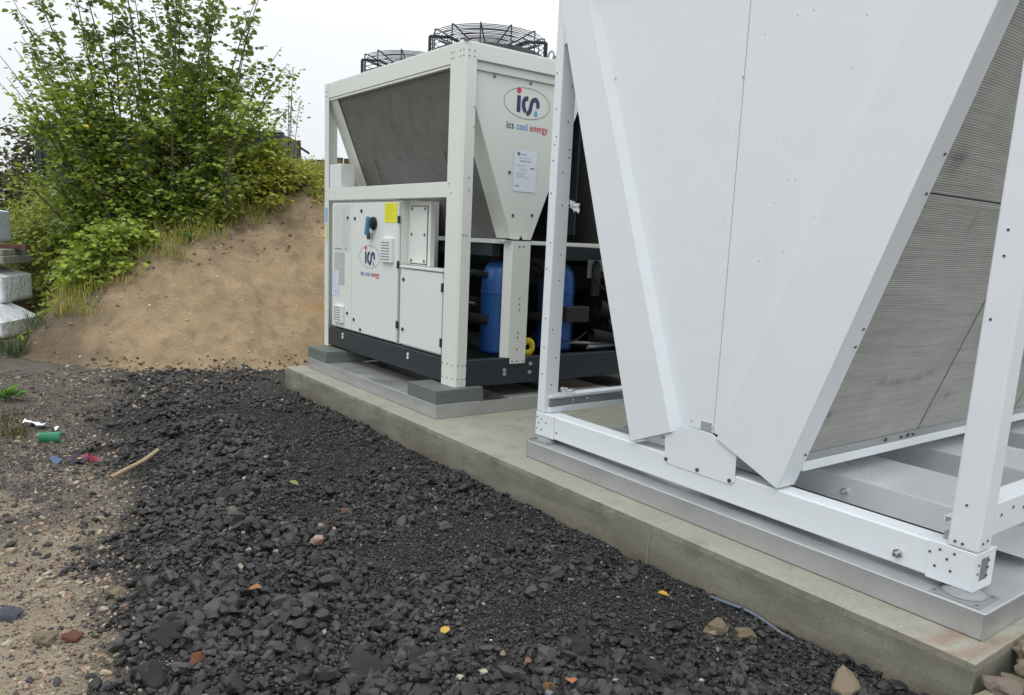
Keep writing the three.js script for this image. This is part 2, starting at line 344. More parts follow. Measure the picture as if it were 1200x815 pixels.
function scatter(name, label, category, geos, mat, list) {
  const q = new THREE.Quaternion(), e = new THREE.Euler(), m4 = new THREE.Matrix4(), c = new THREE.Color();
  const im = geos.map((geo, k) => list.filter((_, i) => i % geos.length === k));
  im.forEach((l, k) => {
    const me = new THREE.InstancedMesh(geos[k], mat, l.length); me.name = numbered(name); me.castShadow = me.receiveShadow = true;
    l.forEach((s, i) => { q.setFromEuler(e.set(s.t ? s.t[0] : R(-0.5, 0.5), R(0, 6.28), s.t ? s.t[1] : R(-0.5, 0.5))); m4.compose(new THREE.Vector3(...s.p), q, new THREE.Vector3(s.s * (s.a || 1), s.s, s.s)); me.setMatrixAt(i, m4); me.setColorAt(i, c.setRGB(...s.c)); });
    scene.add(me); tag(me, label, category, null, 'stuff');
  });
}
{
  const small = [1, 2, 3, 4].map((s) => stoneGeo(s, 0.75, 0, 0.3));
  const mid = [11, 12, 13, 14].map((s) => stoneGeo(s, 0.74, 1, 0.36));
  const fine = [], coarse = [], peb = [], bankStones = [];
  const tints = [[0.30, 0.24, 0.17], [0.38, 0.33, 0.26], [0.20, 0.15, 0.11], [0.22, 0.11, 0.08], [0.15, 0.15, 0.16], [0.38, 0.34, 0.27], [0.10, 0.085, 0.07], [0.33, 0.22, 0.17], [0.24, 0.20, 0.15], [0.22, 0.18, 0.13]];
  const mixTan = (c, t) => c.map((q, a) => lerp(q, [0.29, 0.23, 0.16][a], t));
  const add = (x, z) => {
    const d = Math.hypot(x - 0.867, z - 2.455), s = soilLine(x), b = sstep(-0.3, 0.15, z - s + 0.16 * n2(x * 2.2, z * 2.2) + 0.06 * n2(x * 8, z * 8));
    const heap = Math.exp(-(((z - s + 0.5) / 0.42) ** 2)) * sstep(-0.4, -1.8, x);
    const rough = Math.min(1, Math.max(0, 0.26 + 0.6 * heap + 0.75 * fbm(x * 1.1 + 20, z * 1.1, 3) + 0.3 * sstep(3.0, 2.0, d)));
    const onSoil = rnd() < b, y = height(x, z), u = rnd();
    if (onSoil) {
      if (rnd() < 0.25) return;
      const c = tints[Math.floor(rnd() * tints.length)], v = R(0.8, 1.3), sz = 0.005 + 0.016 * u * u * u + (rnd() < 0.05 ? R(0.008, 0.03) : 0);
      peb.push({ p: [x, y + sz * 0.12, z], s: sz, a: R(0.9, 1.4), c: rnd() < 0.2 + 0.42 * sstep(-2.5, -3.6, x) ? [0.05 * v, 0.048 * v, 0.047 * v] : mixTan(c, 0.35).map((q) => q * v) });
    } else {
      const v = 0.35 + 1.9 * rnd() ** 1.9, w = rnd();
      let sz = lerp(0.008, 0.015, rough) + lerp(0.010, 0.042, rough) * u * u * u;
      if (w < 0.045 * rough) sz += R(0.012, 0.040);
      const far = sstep(-4.5, -6.5, x);
      const du = 0.35 * Math.max(0, fbm(x * 1.6 + 40, z * 1.6, 3)) + 0.4 * far * rnd(); let c = [lerp(0.0235, 0.075, du) * v, lerp(0.0222, 0.062, du) * v, lerp(0.0224, 0.048, du) * v];
      if (rnd() < 0.026 + 0.16 * far) { c = tints[Math.floor(rnd() * tints.length)]; sz *= 0.8; }
      (sz > 0.026 ? coarse : fine).push({ p: [x, y + sz * R(-0.05, 0.5), z], s: sz, a: R(0.85, 1.4), c });
    }
  };
  const zones = [[-0.2, -2.6, 5600], [-2.6, -4.6, 4200], [-4.6, -7.2, 2300]];
  for (const [xa, xb, den] of zones) {
    const x0 = xb, x1 = xa, z0 = 0.0, z1 = 2.35, N = Math.round((x1 - x0) * (z1 - z0) * den);
    for (let i = 0; i < N; i++) { const x = R(x0, x1), z = R(z0, z1); if (toe(z) - x > -0.05 + 0.2 * rnd() ** 3) continue; add(x, z); }
  }
  for (let i = 0; i < 42000; i++) {                                       // fines and crumbs that bind the brown soil
    const x = R(-6.2, -1.0), z = R(1.5, 2.75), b = sstep(-0.25, 0.1, z - soilLine(x)); if (rnd() > b || toe(z) - x > 0) continue;
    const v = R(0.5, 1.25), dk = rnd() < 0.3 + 0.4 * sstep(-2.6, -3.8, x), sz = 0.003 + 0.007 * rnd() ** 2;
    peb.push({ p: [x, height(x, z) + sz * 0.15, z], s: sz, a: R(0.9, 1.5), c: dk ? [0.06 * v, 0.052 * v, 0.046 * v] : [0.30 * v, 0.235 * v, 0.165 * v] });
  }
  for (let i = 0; i < 1500; i++) { const x = R(-0.2, 0.35), z = R(0, 0.7); if (x > 0 || z > 0) add(x, z); }
  for (let i = 0; i < 2600; i++) { const x = R(-6.9, -5.7), z = R(-1.4, 0.05); if (x < -5.77 && toe(z) - x < -0.03) add(x, z); }
  for (let i = 0; i < 90000; i++) {                                       // chippings and dust between the lumps
    const x = R(-5.2, -0.1), z = R(0.0, 2.3); if (rnd() < sstep(-0.2, 0.1, z - soilLine(x))) continue;
    const v = 0.4 + 2.0 * rnd() ** 2, sz = 0.004 + 0.008 * rnd() ** 2, w = rnd(), y = height(x, z);
    fine.push({ p: [x, y + sz * R(0.1, 0.6), z], s: sz, a: R(0.9, 1.5), c: w < 0.012 ? [0.42 * v * 0.6, 0.38 * v * 0.6, 0.31 * v * 0.6] : w < 0.16 ? [0.062 * v, 0.052 * v, 0.042 * v] : [0.025 * v, 0.0235 * v, 0.0235 * v] });
  }
  scatter('gravel', 'fine black asphalt planings spread in front of the concrete pad', 'gravel', small, M.asphalt, fine);
  scatter('coarse_gravel', 'coarse lumps of black asphalt planings lying among the finer ones', 'gravel', mid, M.asphalt, coarse);
  scatter('pebbles', 'small tan, grey and brick red pebbles on the brown soil', 'pebbles', small, M.grit, peb);
  for (let i = 0; i < 4200; i++) {                                        // grit and clods on the bank face
    const z = R(-2.6, 1.7), d = R(-0.1, 2.9) ** 1, x = toe(z) - d; if (d < 0.25 && rnd() < 0.3) continue;
    const up = 0.75 * d / crest(z), v = R(0.6, 1.25), light = rnd() < 0.36 - 0.1 * up;
    const sz = light ? R(0.005, 0.013) + (rnd() < 0.18 ? R(0.006, 0.022) : 0) : 0.005 + (up > 0.7 ? 0.045 : 0.014) * rnd() ** 5;
    bankStones.push({ p: [x, height(x, z) + sz * 0.12, z], s: sz, a: R(0.9, 1.4), c: light ? [0.56 * v, 0.50 * v, 0.40 * v] : rnd() < 0.72 - 0.4 * sstep(0.5, 0.9, up) ? [0.22 * v, 0.16 * v, 0.10 * v] : [0.20 * v, 0.148 * v, 0.096 * v] });
  }
  for (let i = 0; i < 1500; i++) { const z = R(-2.0, 1.6), d = 0.22 * (rnd() + rnd() - 1) + 0.02, x = toe(z) - d, sz = 0.006 + 0.035 * rnd() ** 4, v = R(0.6, 1.2); bankStones.push({ p: [x, height(x, z) + sz * 0.15, z], s: sz, a: R(0.9, 1.4), c: rnd() < 0.15 ? [0.45 * v, 0.40 * v, 0.32 * v] : rnd() < 0.6 ? [0.20 * v, 0.148 * v, 0.095 * v] : [0.07 * v, 0.06 * v, 0.05 * v] }); }
  scatter('bank_grit', 'scattered stones and clods on the bare sandy bank', 'stones', small, M.grit, bankStones);
}

// ---------------------------------------------------------------- concrete pad
{
  const pad = thing('concrete_pad', [-2.878, -0.40, -2.3], 'long low concrete pad carrying both chillers', 'concrete pad'); pad.userData.kind = 'structure';
  const slab = (x0, x1) => {                                              // worn arrises: a subdivided box, its edges rounded and chipped
    const nx = Math.round((x1 - x0) / 0.03), g = new THREE.BoxGeometry(x1 - x0, 0.40, 4.6, nx, 16, 60); g.translate((x0 + x1) / 2, -0.20, -2.3);
    const p = g.attributes.position, lastX = x1 > -0.01, firstX = x0 < -5.7;
    for (let i = 0; i < p.count; i++) {
      let x = p.getX(i), y = p.getY(i), z = p.getZ(i);
      if (z < -0.001 && z > -0.1) z = -0.02 * (1 + (z < -0.05));
      const c = Math.max(0.002, 0.004 + 0.004 * fbm(x * 14, z * 14, 3) + 0.010 * 0);
      if (y > -0.001) { if (z > -0.001) { y -= c * 0.6; z -= c; } if (lastX && x > x1 - 0.001) { y -= c * 0.6; x -= c; } if (firstX && x < x0 + 0.001) { y -= c * 0.6; x += c; } else y -= 0.0; }
      if (y < -0.03 && z > -0.001) z += 0.0035 * fbm(x * 2, y * 8, 3);
      p.setXYZ(i, x, y, z);
    }
    g.computeVertexNormals(); const o = uvBox(g); o.computeVertexNormals();
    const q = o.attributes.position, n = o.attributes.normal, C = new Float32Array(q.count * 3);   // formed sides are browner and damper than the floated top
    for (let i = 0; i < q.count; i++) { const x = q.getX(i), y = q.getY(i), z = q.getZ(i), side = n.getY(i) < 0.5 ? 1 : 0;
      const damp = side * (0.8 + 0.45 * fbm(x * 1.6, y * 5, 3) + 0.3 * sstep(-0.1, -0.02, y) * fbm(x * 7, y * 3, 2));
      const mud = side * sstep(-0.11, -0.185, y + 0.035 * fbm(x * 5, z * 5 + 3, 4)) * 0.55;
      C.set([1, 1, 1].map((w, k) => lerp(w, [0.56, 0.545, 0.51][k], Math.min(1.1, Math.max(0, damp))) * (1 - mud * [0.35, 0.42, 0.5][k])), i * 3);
      const st = (1 - side) * Math.exp(-((x + 0.10) ** 2 + (z + 0.10) ** 2) / 0.02) * sstep(-0.1, 0.35, fbm(x * 16, z * 16, 3)) + (1 - side) * Math.exp(-((x + 0.03) ** 2) / 0.002 - ((z + 0.3) ** 2) / 0.02) * sstep(-0.1, 0.3, fbm(x * 20, z * 20, 3));
      if (st > 0) C.set([C[i * 3], C[i * 3 + 1], C[i * 3 + 2]].map((w, k) => lerp(w, [0.72, 0.42, 0.36][k], Math.min(0.55, st * 0.8))), i * 3); }
    o.setAttribute('color', new THREE.BufferAttribute(C, 3)); return o;
  };
  for (const [a, b] of [[-5.756, -2.8585], [-2.8575, -1.3455], [-1.3445, 0]]) part('slab', slab(a, b), M.concrete, pad);
  for (const x of [-2.858, -1.345]) part('joint_ridge', tube([[x, -0.012, 0.001], [x + 0.002, -0.07, 0.002], [x - 0.003, -0.13, 0.001], [x, -0.21, 0.002]], 0.0035, 6), M.mortar, pad);
}

// ---------------------------------------------------------------- shared details
function boltRow(pts, ax, r = 0.007, t = 0.006) { return merge(pts.map((p) => disc(p, ax, r, t, 8))); }
function logoTexture() {
  const c = document.createElement('canvas'); c.width = 736; c.height = 576; const k = c.getContext('2d');
  k.clearRect(0, 0, 736, 576);
  k.strokeStyle = 'rgb(120,118,128)'; k.lineWidth = 6; k.beginPath(); k.ellipse(368, 190, 312, 160, 0, 0, 7); k.stroke();
  k.fillStyle = 'rgb(58,56,98)'; k.fillRect(226, 118, 50, 172);
  k.fillStyle = 'rgb(205,58,84)'; k.beginPath(); k.ellipse(251, 66, 30, 32, 0, 0, 7); k.fill();
  k.strokeStyle = 'rgb(58,56,98)'; k.lineWidth = 48; k.lineCap = 'butt'; k.lineJoin = 'round';
  k.beginPath(); k.moveTo(378, 136); k.bezierCurveTo(325, 134, 315, 170, 316, 205); k.bezierCurveTo(316, 240, 324, 262, 356, 268); k.stroke();
  k.beginPath(); k.moveTo(360, 292); k.bezierCurveTo(420, 290, 408, 230, 426, 180); k.bezierCurveTo(438, 130, 500, 116, 512, 176); k.lineTo(514, 222); k.stroke();
  k.fillStyle = 'rgb(98,156,212)'; k.beginPath(); k.moveTo(490, 236); k.bezierCurveTo(500, 262, 514, 270, 514, 288); k.bezierCurveTo(512, 318, 468, 318, 466, 288); k.bezierCurveTo(466, 270, 480, 262, 490, 236); k.fill();
  k.font = 'bold 92px sans-serif'; k.textBaseline = 'alphabetic';
  let x = 96; const put = (s, w, f) => { k.save(); k.translate(x, 470); k.scale(w / k.measureText(s).width, 1); k.fillStyle = f; k.fillText(s, 0, 0); k.restore(); x += w; };
  put('ics', 108, 'rgb(66,60,100)'); x += 30; put('cool', 158, 'rgb(98,156,212)'); x += 26; put('energy', 250, 'rgb(200,64,88)');
  const t = new THREE.CanvasTexture(c); t.colorSpace = THREE.SRGBColorSpace; return t;
}
function canvasTex(w, h, draw) { const c = document.createElement('canvas'); c.width = w; c.height = h; draw(c.getContext('2d'), w, h); const t = new THREE.CanvasTexture(c); t.colorSpace = THREE.SRGBColorSpace; return t; }
M.logo = new THREE.MeshStandardMaterial({ map: logoTexture(), transparent: true, roughness: 0.45 });
const lines = (k, x, y, w, n, step, tone, seed) => { const r = mulberry(seed); k.fillStyle = tone; for (let i = 0; i < n; i++) { let u = x; const end = x + w * (0.45 + 0.55 * r()); while (u < end) { const l = 5 + 22 * r(); k.fillRect(u, y + i * step, Math.min(l, end - u), step * 0.4); u += l + 5; } } };
M.dataSheet = new THREE.MeshStandardMaterial({ roughness: 0.6, map: canvasTex(390, 550, (k) => {
  k.fillStyle = 'rgb(222,230,242)'; k.fillRect(0, 0, 390, 550);
  k.fillStyle = 'rgb(40,42,52)'; k.beginPath(); k.arc(72, 52, 25, 0, 7); k.fill(); k.fillStyle = 'rgb(222,230,242)'; k.fillRect(58, 44, 28, 5); k.fillRect(62, 55, 20, 5);
  k.fillStyle = 'rgb(40,42,52)'; lines(k, 116, 48, 90, 1, 30, 'rgb(50,52,62)', 4);
  lines(k, 90, 92, 220, 2, 13, 'rgb(140,146,158)', 5); k.font = 'bold 38px sans-serif'; k.fillStyle = 'rgb(86,92,104)'; k.fillText('K10H13181', 92, 158);
  lines(k, 40, 195, 300, 2, 14, 'rgb(130,136,150)', 6); k.fillStyle = 'rgb(92,96,108)'; k.fillRect(280, 222, 70, 18);
  lines(k, 90, 240, 220, 3, 15, 'rgb(150,156,168)', 7); lines(k, 40, 300, 310, 5, 15, 'rgb(140,146,158)', 8); k.fillStyle = 'rgb(100,106,118)'; k.fillRect(34, 470, 62, 16); }) });
M.doorSheets = new THREE.MeshStandardMaterial({ roughness: 0.5, map: canvasTex(320, 400, (k) => {
  k.fillStyle = 'rgb(205,211,206)'; k.fillRect(0, 0, 320, 400); k.strokeStyle = 'rgb(168,176,172)'; k.lineWidth = 3; k.beginPath(); k.arc(70, 140, 34, 0, 7); k.moveTo(40, 170); k.lineTo(110, 100); k.stroke();
  lines(k, 170, 30, 130, 16, 21, 'rgb(176,184,180)', 3); k.fillStyle = 'rgb(130,136,134)'; k.fillRect(10, 376, 150, 10); k.fillRect(210, 376, 60, 8); }) });
M.greyNotice = new THREE.MeshStandardMaterial({ roughness: 0.5, map: canvasTex(200, 360, (k) => { k.fillStyle = 'rgb(176,182,178)'; k.fillRect(0, 0, 200, 360); lines(k, 16, 18, 168, 15, 22, 'rgb(196,202,198)', 9); }) });
M.blueNotice = new THREE.MeshStandardMaterial({ roughness: 0.5, map: canvasTex(160, 240, (k) => { k.fillStyle = 'rgb(208,218,232)'; k.fillRect(0, 0, 160, 240); lines(k, 12, 14, 110, 7, 22, 'rgb(184,196,216)', 10); k.fillStyle = 'rgb(110,150,214)'; k.fillRect(84, 190, 24, 28); }) });
M.yellowNote = new THREE.MeshStandardMaterial({ roughness: 0.6, map: canvasTex(200, 150, (k) => { k.fillStyle = 'rgb(226,224,40)'; k.fillRect(0, 0, 200, 150); lines(k, 16, 14, 168, 8, 16, 'rgb(198,194,30)', 11); }) });
M.postSticker = new THREE.MeshStandardMaterial({ roughness: 0.6, map: canvasTex(60, 200, (k) => { k.fillStyle = 'rgb(206,212,200)'; k.fillRect(0, 0, 60, 200); k.fillStyle = 'rgb(120,176,236)'; k.fillRect(6, 4, 48, 80); k.fillStyle = 'rgb(214,212,110)'; k.fillRect(6, 96, 48, 38); k.fillRect(6, 146, 48, 44); }) });
M.ventSheet = new THREE.MeshStandardMaterial({ roughness: 0.6, map: canvasTex(60, 120, (k) => { k.fillStyle = 'rgb(210,214,212)'; k.fillRect(0, 0, 60, 120); lines(k, 8, 10, 46, 5, 20, 'rgb(150,156,154)', 12); }) });
function sheetX(w, h, x, y, z) { const g = new THREE.PlaneGeometry(w, h); g.rotateY(Math.PI / 2); g.translate(x, y, z); return g; }   // faces +x
function sheetZ(w, h, x, y, z) { const g = new THREE.PlaneGeometry(w, h); g.translate(x, y, z); return g; }                         // faces +z

// ---------------------------------------------------------------- aluminium bearer frames and packers
function bearer(x0, x1, z0, z1, planks, label) {
  const t = thing('aluminium_plinth', [(x0 + x1) / 2, 0, (z0 + z1) / 2], label, 'plinth', null), h = 0.095;
  planks.forEach(([a, b]) => part('plank', box(x0, x1, 0.002, h, b, a, 0.004), M.alu, t));
  for (const [a, b] of [[x0 - 0.003, x0 - 0.0005], [x1 + 0.0005, x1 + 0.003]]) part('end_plate', box(a, b, 0.002, h - 0.0012, z1 - 0.001, z0 + 0.001, 0.001), M.alu, t);
  for (const x of [x0 + 0.12, x1 - 0.3]) part('cross_bearer', box(x, x + 0.06, 0.002, 0.05, z1 + 0.01, z0 - 0.01), M.alu, t);
  return t;
}
const PZ = -0.168;
bearer(-5.64, -3.452, PZ, -2.62, [[PZ, -0.52], [-0.785, -1.15], [-1.35, -1.75], [-2.1, -2.62]], 'low aluminium plinth on packers under the further cream chiller');
{
  bearer(-2.457, -0.058, PZ, -4.4, [[PZ, -0.925], [-1.206, -1.858], [-2.236, -2.88], [-3.2, -3.8], [-4.0, -4.4]], 'low aluminium plinth of wide planks under the nearer white chiller');
}
function packer(x0, x1, z0, z1, label) {
  const t = thing('packer_block', [(x0 + x1) / 2, 0.095, (z0 + z1) / 2], label, 'packer block', 'grey packer blocks under the cream chiller');
  part('slab', box(x0, x1, 0.0955, 0.1425, z1, z0, 0.003), M.packer, t); part('slab', box(x0 + 0.002, x1 - 0.003, 0.1435, 0.1895, z1 + 0.002, z0 - 0.003, 0.003), M.packer, t);
  return t;
}
packer(-3.843, -3.457, PZ - 0.001, -0.55, 'two-layer grey packer block under the front corner post of the cream chiller');
packer(-5.655, -5.262, PZ - 0.004, -0.55, 'two-layer grey packer block at the far left end of the cream chiller');

// ---------------------------------------------------------------- the further, cream chiller
{
  const X0 = -5.71, X1 = -3.507, Z0 = -0.342, Z1 = -2.5, TOP = 2.412;
  const t = thing('chiller', [-4.608, 0.19, -1.42], 'cream chiller with blue compressors and black fan guards, behind the larger white one', 'chiller');
  const cm = M.cream;
  // corner posts: folded angles with a softened corner
  const ang = (x, sx, z, sz, wx, wz) => {                                 // x, z the outer corner; sx, sz towards the inside
    const k = 0.016, th = 0.005;
    const p = [[x + sx * wx, z], [x + sx * k, z], [x, z + sz * k], [x, z + sz * wz], [x + sx * th, z + sz * wz], [x + sx * th, z + sz * (k + th)], [x + sx * (k + th), z + sz * th], [x + sx * wx, z + sz * th]];
    return plateXZ(sx * sz < 0 ? p : p.reverse(), 0.19, TOP - 0.002, 0.0012);
  };
  part('corner_post', ang(X1, -1, Z0, -1, 0.173, 0.09), cm, t);
  const lp = part('corner_post', ang(X0, 1, Z0, -1, 0.098, 0.12), cm, t);
  part('corner_post', ang(X1, -1, Z1, 1, 0.12, 0.09), cm, t);
  part('corner_post', ang(X0, 1, Z1, 1, 0.12, 0.12), cm, t);
  part('sticker', sheetZ(0.05, 0.30, -5.655, 1.245, Z0 + 0.0022), M.postSticker, t);
  // top frame
  part('top_rail', [box(X0 + 0.1, X1 - 0.172, 2.293, TOP - 0.003, -0.36, Z0 - 0.002), box(X0 + 0.1, X1 - 0.172, 2.274, 2.291, -0.40, Z0 - 0.007, 0.002)], cm, t);
  part('top_rail', box(X1 - 0.02, X1 - 0.002, 2.312, TOP - 0.003, Z1 + 0.09, Z0 - 0.089), cm, t);
  part('top_rail', box(X0 + 0.12, X1 - 0.12, 2.293, TOP - 0.003, Z1 + 0.002, Z1 + 0.02), cm, t);
  part('top_rail', box(X0 + 0.002, X0 + 0.02, 2.293, TOP - 0.003, Z1 + 0.12, Z0 - 0.12), cm, t);
  part('roof', box(X0 + 0.003, X1 - 0.003, 2.402, 2.4165, Z1 + 0.003, Z0 - 0.003, 0.005), cm, t);
  part('lifting_eye', new THREE.TorusGeometry(0.03, 0.008, 6, 14).translate(X1 - 0.05, 2.446, -1.07), M.galvPaint, t);
  part('middle_rail', box(X0 + 0.098, X1 - 0.172, 1.4535, 1.5555, -0.40, Z0 - 0.003), cm, t);
  part('coil_rail', box(X0 + 0.15, X1 - 0.1, 1.165, 1.195, -0.80, -0.70), cm, t);
  part('coil_rail', box(X0 + 0.15, X1 - 0.1, 1.165, 1.195, -1.95, -1.86), cm, t);
  part('end_rail', box(-3.62, X1 - 0.03, 1.165, 1.192, Z1 + 0.05, -0.97), cm, t);
  // dark base frame
  part('base_frame', [box(X0 + 0.10, X1 - 0.013, 0.205, 0.366, -0.42, Z0 - 0.006, 0.006), box(X0 + 0.02, X1 - 0.02, 0.20, 0.366, Z1 + 0.01, Z1 + 0.08), box(X0 + 0.02, X0 + 0.09, 0.20, 0.366, Z1 + 0.08, -0.42)], M.slate, t);
  part('base_frame', box(X1 - 0.075, X1 - 0.006, 0.183, 0.370, Z1 + 0.01, -0.425, 0.006), M.slate, t);
  part('base_plate', box(X0 + 0.09, X1 - 0.07, 0.27, 0.285, Z1 + 0.08, -0.42), M.slate, t);
  part('base_bolts', boltRow([[-4.165, 0.325, Z0 - 0.003], [-4.165, 0.30, Z0 - 0.003], [-5.31, 0.33, Z0 - 0.003], [-5.31, 0.305, Z0 - 0.003]], 2, 0.012, 0.008), M.paper, t, null, 'stuff');
  part('base_bolts', boltRow([[X1 - 0.003, 0.285, -0.76], [X1 - 0.003, 0.258, -0.76], [X1 - 0.003, 0.320, -0.99], [X1 - 0.003, 0.258, -0.985]], 0, 0.014, 0.012), M.galvPaint, t, null, 'stuff');
  part('yellow_collar', new THREE.TorusGeometry(0.045, 0.026, 8, 20).rotateY(Math.PI / 2).scale(0.5, 1, 1).translate(X1 - 0.1, 0.425, -1.03), M.yellow, t, 'yellow lifting lug on the dark base frame');
  // rivets and screws
  const riv = [];
  for (const y of [2.36, 2.325]) for (const dx of [0.018, 0.055, 0.135, 0.162]) riv.push(disc([X1 - dx, y, Z0 + 0.001], 2, 0.0048, 0.004, 6));
  for (const y of [2.36, 2.325]) for (const dz of [0.03, 0.07]) riv.push(disc([X1 + 0.001, y, Z0 - dz], 0, 0.0048, 0.004, 6));
  for (const y of [0.34, 0.245]) { for (const dx of [0.035, 0.10, 0.16]) riv.push(disc([X1 - dx, y, Z0 + 0.001], 2, 0.0048, 0.004, 6)); for (const dz of [0.02, 0.06, 0.085]) riv.push(disc([X1 + 0.001, y, Z0 - dz], 0, 0.0048, 0.004, 6)); }
  for (const [x, y] of [[X1 - 0.15, 1.54], [X1 - 0.12, 1.48], [X0 + 0.03, 2.35], [X0 + 0.07, 2.35], [X0 + 0.03, 2.31], [X0 + 0.07, 2.31], [X0 + 0.05, 1.53], [X0 + 0.05, 1.47]]) riv.push(disc([x, y, Z0 + 0.001], 2, 0.0048, 0.004, 6));
  for (const [y, dz] of [[2.02, 0.08], [1.58, 0.06], [1.5, 0.06], [1.21, 0.03], [1.21, 0.055], [1.9, 0.085]]) riv.push(disc([X1 + 0.001, y, Z0 - dz], 0, 0.0048, 0.004, 6));
  part('rivets', riv, M.screw, t, null, 'stuff');
  part('corner_cap', [disc([X1 - 0.008, 2.416, Z0 - 0.012], 1, 0.02, 0.006, 6)], M.screw, t);

  // V-shaped end panels and their coils (two modules side by side)
  const PX = -3.55, SL = 0.40;
  for (const [zc, front] of [[-0.8815, true], [-1.96, false]]) {
    const hb = 0.0865, yb = 1.199, yt = 2.285, ht = hb + SL * (yt - yb);
    for (const [x, s] of [[PX, 1], [X0 + 0.05, -1]]) {
      const xa = s > 0 ? x - 0.006 : x, xb = s > 0 ? x : x + 0.006;
      const ep = part('end_panel', plateZY([[zc - hb, yb], [zc - 0.018, yb], [zc, yb + 0.028], [zc + 0.018, yb], [zc + hb, yb], [zc + ht, yt], [zc - ht, yt]].reverse(), xa, xb, 0.001), cm, t);
      for (const q of [1, -1]) {                                          // returns that close the ends of the coils
        const a = [zc + q * (hb + 0.001), yb + 0.004], b = [zc + q * (ht + 0.001), yt];
        const g = new THREE.BufferGeometry(), d = s * -0.17, th = 0.004 * q;
        const base = plateZY([[a[0], a[1]], [b[0], b[1]], [b[0] - th, b[1]], [a[0] - th, a[1]]], Math.min(x - s * 0.004, x - s * 0.004 + d), Math.max(x - s * 0.004, x - s * 0.004 + d), 0);
        part('coil_end_plate', base, M.cream, t);
      }
      if (s > 0 && front) {
        const sc = []; for (const [z, y] of [[-0.60, 2.24], [-0.90, 2.24], [-1.13, 2.24], [-0.755, 1.645], [-0.80, 1.36], [-0.965, 1.37]]) sc.push(disc([PX + 0.001, y, z], 0, 0.011, 0.008, 8));
        part('screw', sc, M.screw, ep, null, 'stuff');
        part('cover_strip', box(PX - 0.001, X1 - 0.024, 2.258, 2.325, -1.41, -0.36, 0.003), cm, ep);
        part('logo', sheetX(0.46, 0.36, PX + 0.0015, 2.045, -0.88), M.logo, ep);
        part('data_sheet', sheetX(0.195, 0.275, PX + 0.003, 1.662, -0.888), M.dataSheet, ep);
      }
    }
    for (const q of [1, -1]) {
      const n = new THREE.Vector2(1, -SL * q).normalize();                 // outward from the coil face in (z, y)
      const off = 0.012, dp = 0.14 * q, a = [zc + q * (hb - off), yb - 0.005], b = [zc + q * (ht - off), yt];
      part('coil', plateZY([[a[0], a[1]], [b[0], b[1]], [b[0] - dp, b[1]], [a[0] - dp * 0.6, a[1]]], X0 + 0.14, X1 - 0.215, 0), M.coilDark, t);
    }
  }
  // slim strips of the coil's left end frame
  part('coil_frame', plateZY([[-0.792, 1.2], [-0.358, 2.285], [-0.368, 2.285], [-0.802, 1.2]], X0 + 0.14, X0 + 0.20, 0.001), cm, t);
  part('coil_seam', [0.36, 1.45].map((u) => plateZY([[-0.70, 1.40], [-0.54, 1.79], [-0.546, 1.79], [-0.706, 1.40]], X0 + 0.2 + u, X0 + 0.206 + u, 0)), M.hole, t, null, 'stuff');
  part('fan_deck_divider', box(X0 + 0.1, X1 - 0.1, 1.25, 2.30, -1.425, -1.415), M.slate, t);
  // hopper leg at the middle of the end, a folded channel
  const col2 = plateXZ([[X1, -0.936], [X1, -0.782], [X1 - 0.045, -0.742], [X1 - 0.05, -0.742], [X1 - 0.006, -0.786], [X1 - 0.006, -0.936]], 0.372, 1.182, 0.001);
  part('centre_leg', [col2, box(X1 - 0.0045, X1 + 0.001, 0.328, 0.3715, -0.936, -0.80, 0.001), box(X1 - 0.057, X1 - 0.002, 1.183, 1.188, -0.936, -0.72, 0.001)], cm, t);
  { const h = []; for (const [y, z] of [[0.79, -0.862], [0.75, -0.862], [0.71, -0.862], [0.55, -0.86], [0.515, -0.86], [0.43, -0.858], [0.345, -0.862], [0.345, -0.82], [0.345, -0.92], [1.15, -0.84], [1.15, -0.875]]) h.push(disc([X1 + 0.0012, y, z], 0, 0.006, 0.003, 8)); part('holes', h, M.hole, t, null, 'stuff'); }
  part('centre_leg', box(X1 - 0.06, X1 - 0.004, 0.372, 1.18, -2.04, -1.89), cm, t);

  // switch cabinet on the front
  const door = (x0, x1, y0, y1, z = -0.352) => part('door', box(x0, x1, y0, y1, z - 0.022, z, 0.005), M.creamDoor, t);
  part('cabinet', [box(-5.575, -4.3605, 0.372, 1.447, -0.70, -0.378, 0.004)], M.creamDoor, t);
  part('cabinet_lip', box(-5.57, -4.36, 1.4485, 1.4515, -0.42, -0.348, 0.0005), cm, t);
  const d1 = door(-5.553, -5.168, 0.385, 1.43), d2 = door(-5.160, -4.364, 0.385, 1.43);
  part('notice', sheetZ(0.31, 0.385, -5.355, 1.225, -0.3505), M.doorSheets, d1);
  part('notice', sheetZ(0.20, 0.27, -5.40, 0.885 + 0.0, -0.3505), M.greyNotice, d1);
  part('notice', sheetZ(0.13, 0.22, -5.475, 0.70 + 0.06, -0.3495), M.blueNotice, d1);
  const grille = (x0, x1, y0, y1, p) => { part('vent_grille', box(x0, x1, y0, y1, -0.353, -0.328, 0.006), M.vent, p); const s = []; for (let y = y0 + 0.02; y < y1 - 0.02; y += 0.021) s.push(box(x0 + 0.014, x1 - 0.03, y, y + 0.007, -0.33, -0.3265, 0.0005)); part('louvre', s, M.ventDark, p, null, 'stuff'); };
  grille(-5.475, -5.295, 0.425, 0.575, d1);
  part('logo', sheetZ(0.42, 0.315, -4.83, 0.955, -0.3503), M.logo, d2);
  part('yellow_sheet', sheetZ(0.195, 0.145, -4.482, 1.352, -0.3495), M.yellowNote, d2);
  grille(-4.60, -4.425, 0.98, 1.165, d2);
